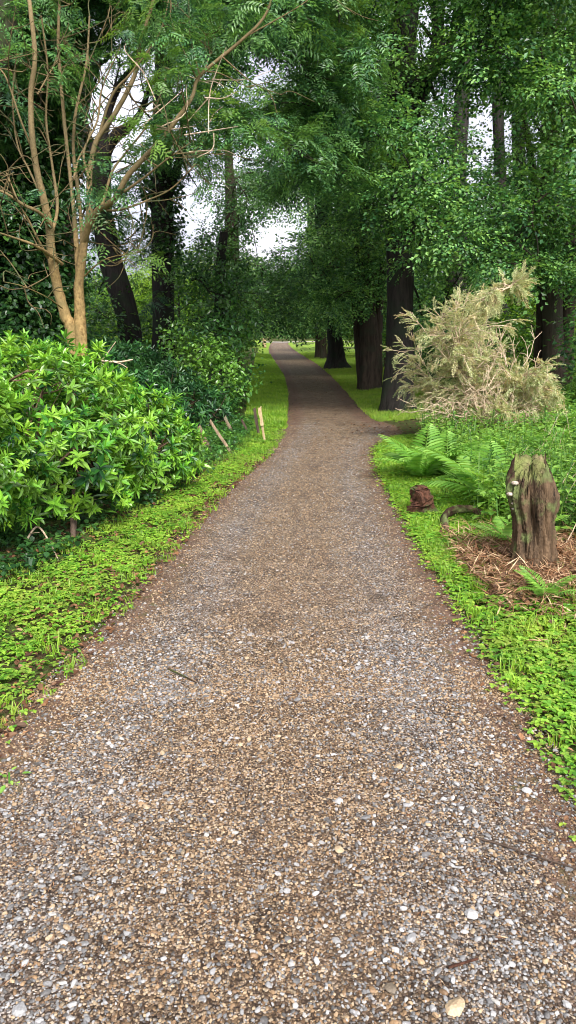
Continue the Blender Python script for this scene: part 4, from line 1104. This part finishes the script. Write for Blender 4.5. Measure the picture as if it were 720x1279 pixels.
def fern(loc, s, nf, label, group='ferns among the right hand undergrowth', spread=None):
    root = thing('fern', loc, label, 'fern', group)
    for k in range(nf):
        o = link('frond', FM[k % 3], root)
        an = k * 2 * math.pi / nf + random.uniform(-.25, .25) if spread is None else random.uniform(*spread)
        o.rotation_euler = (random.uniform(-.15, .15), random.uniform(-.12, .35), an); sc = s * random.uniform(.8, 1.15); o.scale = (sc, sc, sc)
    return root
def gp(px, py, z=0):
    g_ = G(px, py); g_[2] = float(gz(g_[0], g_[1])) + z; return g_
fern(gp(530, 602), .95, 11, 'largest fern, arching at the path edge below the pale conifer')
fern(gp(560, 600), .9, 10, 'fern right behind the largest fern, under the pale conifer')
fern(gp(612, 640), .95, 10, 'fern growing to the left of the tall stump')
fern(gp(590, 612), .7, 9, 'fern between the largest fern and the tall stump')
fern(gp(682, 758), .34, 7, 'small yellow green fern shoot in front of the tall stump')
fern(gp(700, 620), .8, 9, 'fern behind the tall stump at the right edge')
fern(gp(655, 585), .7, 8, 'fern in the weeds behind the tall stump')
for q_, (fx_, fy_, fs_, fl_) in enumerate([(700, 585, .9, 'fern at the right edge, well behind the tall stump'), (625, 590, .85, 'fern in the weeds under the right side of the pale conifer'),
        (672, 560, .9, 'fern at the right foot of the pale conifer'), (725, 560, 1.0, 'fern cut by the right edge below the twin stemmed tree')]):
    fern(gp(fx_, fy_), fs_, 9, fl_)
fern(gp(640, 690), .55, 7, 'low dark fern tight against the foot of the tall stump')

# ------------------------------------------------------------------ ground cover
def stuff(name, V, F, rn, tn, mat, label, cat, group=None):
    o = link(name, mesh(name, V, F, mat, rn, tn)); return tag(o, label, cat, group, 'stuff')
def cover(n, xfun, y0, y1, dens, protos, sc, tone_m, lift=0.0, seed=0, bias=None):
    y = y0 + (y1 - y0) * rng.random(n) ** 1.0
    u = rng.random(n); lo, hi = xfun(y); x = lo + (hi - lo) * u
    keep = dens(x, y, u)
    keep = rng.random(n) < keep
    x, y = x[keep], y[keep]; m_ = len(x)
    pos = np.stack([x, y, gz(x, y) + lift], 1); an = rng.random(m_) * 6.283
    return scatter(PR[protos], pos, np.stack([np.cos(an), np.sin(an), 0 * an], 1), np.array([0, 0, 1]) + rng.normal(size=(m_, 3)) * .18, sc * rng.uniform(.65, 1.25, m_),
                   np.clip(rng.normal(tone_m, .16, m_) + .12 * hashn(x * 2, y * 2), 0, .9), .3 * hashn(x * 3.1, y * 2.7, 3) + rng.normal(0, .1, m_))
# left verge weeds: between path and rhododendrons
def inL(y): return fL(y) - np.interp(y, [1, 3, 4.5, 8, 10, 13], [1.6, 1.45, .95, .42, .5, .5]), fL(y) + .06
def dL(x, y, u):
    e = fL(y) - x; w_ = np.interp(y, [1, 3, 4.5, 8, 10, 13], [1.6, 1.45, .95, .42, .5, .5])
    n_ = hashn(x * 5.1, y * 4.3) * .5 + hashn(x * 12, y * 11, 4) * .5
    k = np.clip((e + .02) / .35, 0, 1) * np.clip((w_ * .85 - e) / (w_ * .3) + .15, .10, 1)
    return np.clip(k * (.75 + 1.6 * n_), 0.06, 1) * (e > -.05)
V, F, rn, tn = cover(52000, inL, 1.9, 12.6, dL, 'trefoil', .72, .12)
stuff('ground_cover', V, F, rn, tn, M['weed'], 'low lime green weeds along the left edge of the path', 'weeds')
# right verge weeds
wR = lambda y: np.interp(y, [1, 2.5, 4.4, 5.2, 6.2, 8, 11], [1.6, 1.5, 1.35, .55, .75, .9, .7])
def inR(y): return fR(y) - .06, fR(y) + wR(y)
def dR(x, y, u):
    e = x - fR(y); n_ = hashn(x * 5.3, y * 4.1, 2) * .5 + hashn(x * 11, y * 12, 1) * .5
    return np.clip(np.clip((e + .03) / .28, 0, 1) * (1.0 + 1.5 * n_), 0.04, 1) * (e > -.05)
V, F, rn, tn = cover(66000, inR, 1.5, 11.2, dR, 'trefoil', .74, .08)
stuff('ground_cover', V, F, rn, tn, M['weed'], 'low lime green weeds along the right edge of the path', 'weeds')
V, F, rn, tn = cover(11000, lambda y: (fR(y) + .05, fR(y) + wR(y) + .3), 2.6, 11, lambda x, y, u: np.clip(.4 + hashn(x * 4, y * 4, 9), 0, 1), 'blades', .75, .1)
stuff('grass_tufts', V, F, rn, tn, M['grass'], 'short grass mixed in the weeds right of the path', 'grass')
V, F, rn, tn = cover(4500, inL, 2.2, 12.6, lambda x, y, u: np.clip(.3 + hashn(x * 4, y * 4, 9), 0, 1), 'blades', .7, .08)
stuff('grass_tufts', V, F, rn, tn, M['grass'], 'short grass mixed in the weeds left of the path', 'grass')
# lawns
n_ = 26000
V, F, rn, tn = cover(n_, lambda y: (lawnL(y), fL(y) + .02), 12.4, 46, lambda x, y, u: np.clip(1.3 - (y - 12) / 40, .2, 1), 'blades', 1.0, .06)
stuff('lawn_grass', V, F, rn, tn, M['grass'], 'bright grass of the strip left of the far path', 'grass')
V, F, rn, tn = cover(36000, lambda y: (fR(y) - .02, lawnR(y)), 12.6, 50, lambda x, y, u: (y + .35 * hashn(x * 5, y * 4) > 13.1) * np.clip(1.3 - (y - 12) / 44, .2, 1) * np.clip(1.25 + hashn(x * 2.2, y * .9, 3) * .9, .15, 1), 'blades', .8, .28)
stuff('lawn_grass', V, F, rn, tn, M['grass'], 'yellow green grass of the strip right of the far path', 'grass')
# tall weeds and brambles on the right
def dU(x, y, u): return np.clip(.75 + .7 * hashn(x * 1.6, y * 1.5, 6), .1, 1) * (((x - sb[0]) ** 2 + (y - sb[1]) ** 2) > .75 ** 2)
V, F, rn, tn = cover(7000, lambda y: (fR(y) + wR(y) - .1, fR(y) + wR(y) + 4.6), 5.3, 11.0, dU, 'plant', 1.25, .14)
stuff('undergrowth', V, F, rn, tn, M['bramble'], 'mixed green weeds and brambles behind the tall stump', 'undergrowth')
V, F, rn, tn = cover(5200, lambda y: (1.9 + 0 * y, 9 + 0 * y), 10.8, 19, lambda x, y, u: np.clip(.7 + .6 * hashn(x, y, 6), .1, 1) * (x > np.interp(y, [11, 13.5, 16, 19], [1.9, 3.2, 3.4, 3.7])), 'plant', 1.25, .05)
stuff('undergrowth', V, F, rn, tn, M['bramble'], 'green undergrowth on the floor of the right hand wood', 'undergrowth')
V, F, rn, tn = cover(7000, lambda y: (-9 + 0 * y, -.9 + 0 * y), 9.5, 24, lambda x, y, u: (x < np.minimum(lawnL(y) - .1, np.where(y < 12.5, -1.6, 0))) * .95, 'plant', 1.25, .0)
stuff('undergrowth', V, F, rn, tn, M['laurel'], 'dark ivy and bramble floor of the left hand wood', 'undergrowth')
V, F, rn, tn = cover(2600, lambda y: (fL(y) - 1.3, fL(y) - .35), 8.2, 13.2, lambda x, y, u: .9 + 0 * x, 'plant', .26, .1)
stuff('undergrowth', V, F, rn, tn, M['laurel'], 'green weeds round the broken stakes', 'undergrowth')
V, F, rn, tn = cover(2600, lambda y: (fL(y) - 2.1, fL(y) - np.interp(y, [3, 4.5, 8], [1.35, .8, .32])), 3.4, 8.2, lambda x, y, u: np.clip(.6 + hashn(x * 3, y * 3), 0, 1), 'ivy', .65, .0)
stuff('ground_ivy', V, F, rn, tn, M['ivy'], 'dark ivy leaves on the ground under the rhododendrons', 'ivy')

V, F, rn, tn = cover(2600, lambda y: (fL(y) - 1.9, fL(y) - .5), 8.5, 13.0, lambda x, y, u: np.clip(1.1 - u * .5, 0, 1), 'ivy', .6, .04, lift=.03)
stuff('ground_ivy', V, F, rn, tn, M['laurel'], 'dark leafy ground ivy between the leaning stakes', 'ivy')
# dry stalks standing among the weeds
a = Acc()
for q in range(170):
    y_ = random.uniform(4.6, 9.5); x_ = float(fR(y_) + 1.0 + random.random() * 2.6)
    if (x_ - sb[0]) ** 2 + (y_ - sb[1]) ** 2 < .06: continue
    b_ = np.array([x_, y_, float(gz(x_, y_))]); h_ = random.uniform(.2, .55); d_ = np.array([random.uniform(-.5, .5), random.uniform(-.5, .5), 1]) * h_
    a.tube(smoothline([b_, b_ + d_ * .5 + rng.normal(size=3) * .03, b_ + d_ * .9 + rng.normal(size=3) * .06], 3), np.linspace(.004, .0018, 7), 4, 0)
V, F = a.out(); stuff('dry_stalks', V, F, None, None, M['twig'], 'thin tan dead stalks standing in the weeds round the tall stump', 'dry stalks')

# dead leaves and bracken litter
def p_dead(L=.045):
    p = Proto(); V, F = leaf6(L, L * .55, .5, -.15); p.add(V, F, random.random()); return p.done()
def p_stick(L=.14):
    p = Proto()
    for _ in range(2):
        a_ = random.uniform(-.5, .5); l = L * random.uniform(.5, 1); V, F = leaf4(l, .006, .5); V = rotz(V, a_); p.add(V, F, random.random())
    return p.done()
PR['dead'] = [p_dead(random.uniform(.03, .06)) for _ in range(8)]
PR['stick'] = [p_stick() for _ in range(8)]
def litter(n, x, y, kind, lift, sc, tilt, label, cat='dead leaves', name='leaf_litter', tone=0.0):
    an = rng.random(n) * 6.283
    V, F, rn, tn = scatter(PR[kind], np.stack([x, y, gz(x, y) + lift * rng.random(n) + .004], 1), np.stack([np.cos(an), np.sin(an), rng.normal(size=n) * tilt], 1),
                           np.array([0, 0, 1]) + rng.normal(size=(n, 3)) * .4, sc * rng.uniform(.5, 1.3, n), np.clip(rng.normal(tone, .1, n), 0, 1), rng.normal(0, .1, n))
    return stuff(name, V, F, rn, tn, M['litter'], label, cat)
n = 5200; y = rng.uniform(1.8, 9.5, n); x = fL(y) - np.abs(rng.normal(0, 1, n)) * np.interp(y, [2, 4.5, 8], [.9, .6, .35]) + .06
litter(n, x, y, 'dead', .02, .75, .15, 'brown dead leaves lying between the left weeds and the rhododendrons')
n = 2600; y = rng.uniform(1.5, 11, n); x = fR(y) + np.abs(rng.normal(0, 1, n)) * .5 - .05
litter(n, x, y, 'dead', .02, .6, .15, 'brown dead leaves scattered through the right verge')
n = 9500; x = sb[0] + rng.normal(-.10, .62, n); y = sb[1] + rng.normal(.0, .42, n); k = (x > fR(y) + .25); x, y = x[k], y[k]
litter(len(x), x, y, 'stick', .07, 1.1, .35, 'heap of brown dead bracken round the foot of the tall stump', 'dead bracken', 'bracken_litter', .08)
n = 5200; x = sb[0] + rng.normal(-.12, .58, n); y = sb[1] + rng.normal(-.02, .40, n); k = (x > fR(y) + .25); x, y = x[k], y[k]
litter(len(x), x, y, 'dead', .05, .95, .3, 'brown leaves lying over the bracken by the tall stump', tone=.05)
n = 900; y = rng.uniform(1.2, 8, n); x = fL(y) + (fR(y) - fL(y)) * rng.random(n)
litter(n, x, y, 'stick', .004, .35, .02, 'tiny brown twig and leaf scraps trodden into the gravel', 'leaf scraps')
n = 1500; y = rng.uniform(9, 26, n); x = fL(y) + (fR(y) - fL(y) + .1) * rng.random(n)
litter(n, x, y, 'dead', .004, .6, .05, 'brown leaves trodden into the shaded far part of the path')
n = 260; x = rng.uniform(1.0, 2.3, n); y = 12.2 + rng.normal(0, .6, n)
litter(n, x, y, 'dead', .01, .8, .1, 'brown leaves strewn where bare earth spreads right below the first avenue tree')
n = 420; y = rng.uniform(1.3, 7, n); x = fL(y) + (fR(y) - fL(y)) * np.where(rng.random(n) < .5, rng.random(n) ** 2 * .3, 1 - rng.random(n) ** 2 * .3)
litter(n, x, y, 'dead', .004, .38, .05, 'small curled dead leaves dropped along the edges of the gravel')

# ------------------------------------------------------------------ gravel
def ico():
    p = (1 + 5 ** .5) / 2
    V = np.array([[-1, p, 0], [1, p, 0], [-1, -p, 0], [1, -p, 0], [0, -1, p], [0, 1, p], [0, -1, -p], [0, 1, -p], [p, 0, -1], [p, 0, 1], [-p, 0, -1], [-p, 0, 1]], float)
    F = np.array([[0, 11, 5], [0, 5, 1], [0, 1, 7], [0, 7, 10], [0, 10, 11], [1, 5, 9], [5, 11, 4], [11, 10, 2], [10, 7, 6], [7, 1, 8], [3, 9, 4], [3, 4, 2], [3, 2, 6], [3, 6, 8], [3, 8, 9], [4, 9, 5], [2, 4, 11], [6, 2, 10], [8, 6, 7], [9, 8, 1]])
    return V / np.linalg.norm(V[0]), F
class SP: pass
def p_stone(bev=False):
    V, F = ico(); s = SP()
    if bev:                                          # one subdivision for the bigger stones
        e = {}; VL = list(V); NF = []
        def mid(a_, b_):
            k = (min(a_, b_), max(a_, b_))
            if k not in e: v = VL[a_] + VL[b_]; VL.append(v / np.linalg.norm(v)); e[k] = len(VL) - 1
            return e[k]
        for (a_, b_, c_) in F:
            x, y, z = mid(a_, b_), mid(b_, c_), mid(c_, a_); NF += [[a_, x, z], [x, b_, y], [z, y, c_], [x, y, z]]
        V, F = np.array(VL), np.array(NF)
    for _ in range(5):                               # chip planes off the ball
        d = rdir(1)[0]; h = random.uniform(.55, .85); k = V @ d; V = V - np.clip(k - h, 0, None)[:, None] * d
    V = V * np.array([1, random.uniform(.55, .95), random.uniform(.35, .6)]) * (1 + .05 * rng.normal(size=(len(V), 1)))
    s.V, s.F, s.r = V, F, np.zeros(len(V)); return s
ST = [p_stone() for _ in range(10)]; STB = [p_stone(True) for _ in range(10)]
def gravel(n, y0, y1, size, protos, rsel, label, sink=.25, pw=1.0, grey=True, spill=.04):
    y = y0 + (y1 - y0) * rng.random(n) ** pw; u = rng.random(n) * (1 + 2 * spill) - spill
    lo, hi = fL(y), fR(y); x = lo + (hi - lo) * u
    tr = np.exp(-((u - .22) / .12) ** 2) + np.exp(-((u - .80) / .13) ** 2)
    if grey is not None:
        k = rng.random(n) < (.35 + .65 * tr + .25 * hashn(x * 3, y * 3, 2) if grey else 1.0); x, y, tr = x[k], y[k], tr[k]; n = len(x)
    s = size * np.clip(np.exp(rng.normal(0, .38, n)), .4, 1.7) * .5; an = rng.random(n) * 6.283
    rn = rsel(n, tr, x, y)
    return scatter(protos, np.stack([x, y, gz(x, y) + .004 + s * sink], 1), np.stack([np.cos(an), np.sin(an), rng.normal(size=n) * .18], 1), np.array([0, 0, 1]) + rng.normal(size=(n, 3)) * .2, s, np.zeros(n), rn)
def rs_small(n, tr, x, y):
    g_ = rng.random(n) < .17 + .34 * tr + .26 * np.clip((2.4 - y), 0, 1) + .15 * hashn(x * 2.2, y * 2.2, 5)
    return np.where(g_, rng.uniform(.50, .86, n), rng.uniform(.02, .48, n))
def rs_big(n, tr, x, y):
    g_ = rng.random(n) < .72
    return np.where(g_, rng.uniform(.54, .92, n), np.where(rng.random(n) < .15, 1.0, rng.uniform(.2, .48, n)))
def add_gravel(name, parts, label):
    V, F, rn = [], [], []; b = 0
    for (v, f, r, t_) in parts: V.append(v); F.append(f + b); rn.append(r); b += len(v)
    stuff(name, np.vstack(V), np.vstack(F), np.concatenate(rn), None, M['stone'], label, 'gravel')
add_gravel('gravel_chips', [gravel(60000, 1.15, 3.3, .0085, ST, rs_small, '', .42, grey=False, pw=1.0), gravel(44000, 3.0, 12.5, .0105, ST, rs_small, '', grey=False, pw=1.75)], 'fine brown and grey chips covering the near part of the path')
add_gravel('loose_stones', [gravel(7600, 1.15, 3.8, .0155, STB, rs_big, ''), gravel(260, 1.15, 4.2, .021, STB, rs_big, ''), gravel(5200, 3.3, 13, .0135, ST, rs_big, '', .2, pw=1.4)], 'larger blue grey and pale stones lying loose on the path')
# the few stones one can point at
def bigstone(px, py, s, rv, label, flat=.45, group=None):
    p = p_stone(True); g_ = G(px, py); V = p.V * s * np.array([1, 1, flat / .45])
    ob = link('stone', mesh('stone', V, p.F, M['stone'], np.full(len(V), rv)), loc=(g_[0], g_[1], .006 + s * .12)); ob.rotation_euler = (0, 0, random.random() * 6)
    tag(ob, label, 'stone', group or 'larger single stones on the path')
bigstone(570, 1262, .034, .42, 'flat tan stone at the very bottom of the path', .3)
bigstone(489, 1238, .019, .50, 'dark slate stone left of the flat tan stone')
bigstone(497, 960, .024, .40, 'tan stone in the right wheel track, half way along the near path', .3)
bigstone(424, 1064, .018, .44, 'long pale buff stone lying in the middle of the near path', .3)
bigstone(541, 1262, .012, .80, 'small grey stone just left of the flat tan stone')
bigstone(152, 978, .017, .84, 'grey stone left of the middle on the near path')
bigstone(589, 1145, .020, .86, 'long blue grey stone on the right of the near path')
bigstone(118, 944, .016, .82, 'flat grey stone near the left edge of the path')
bigstone(424, 1003, .016, .88, 'pale blue grey stone above the long buff stone')
bigstone(658, 990, .020, .9, 'smooth white grey stone against the right verge')
bigstone(26, 1264, .022, .80, 'blue grey stone in the bottom left corner')
twigthing('twig', [G(592, 1050) + [0, 0, .012], G(625, 1060) + [0, 0, .016], G(670, 1076) + [0, 0, .018], G(735, 1094) + [0, 0, .014]], .0034, .0022, 'long thin dark twig lying across the right edge of the path', 'twig', M['wood_dark'], 6)
twigthing('twig', [G(560, 1214) + [0, 0, .014], G(578, 1209) + [0, 0, .015], G(597, 1203) + [0, 0, .014]], .0042, .003, 'short red brown twig above the flat tan stone', 'twig', M['rot'], 6)
twigthing('twig', [G(210, 838) + [0, 0, .012], G(230, 848) + [0, 0, .015], G(246, 856) + [0, 0, .012]], .004, .003, 'short brown twig on the left side of the path', 'twig', M['rot'], 6)
# small seedling on the left edge of the path
g_ = G(12, 980); sdl = thing('seedling', g_, 'tiny pale green seedling on the left edge of the path', 'plant')
p = p_plant(.05, 7, .035, .016); part('leaves', sdl, (p.V * np.array([1.3, 1.3, 1]) + g_, p.F), M['fern'], p.r, p.r * .3)
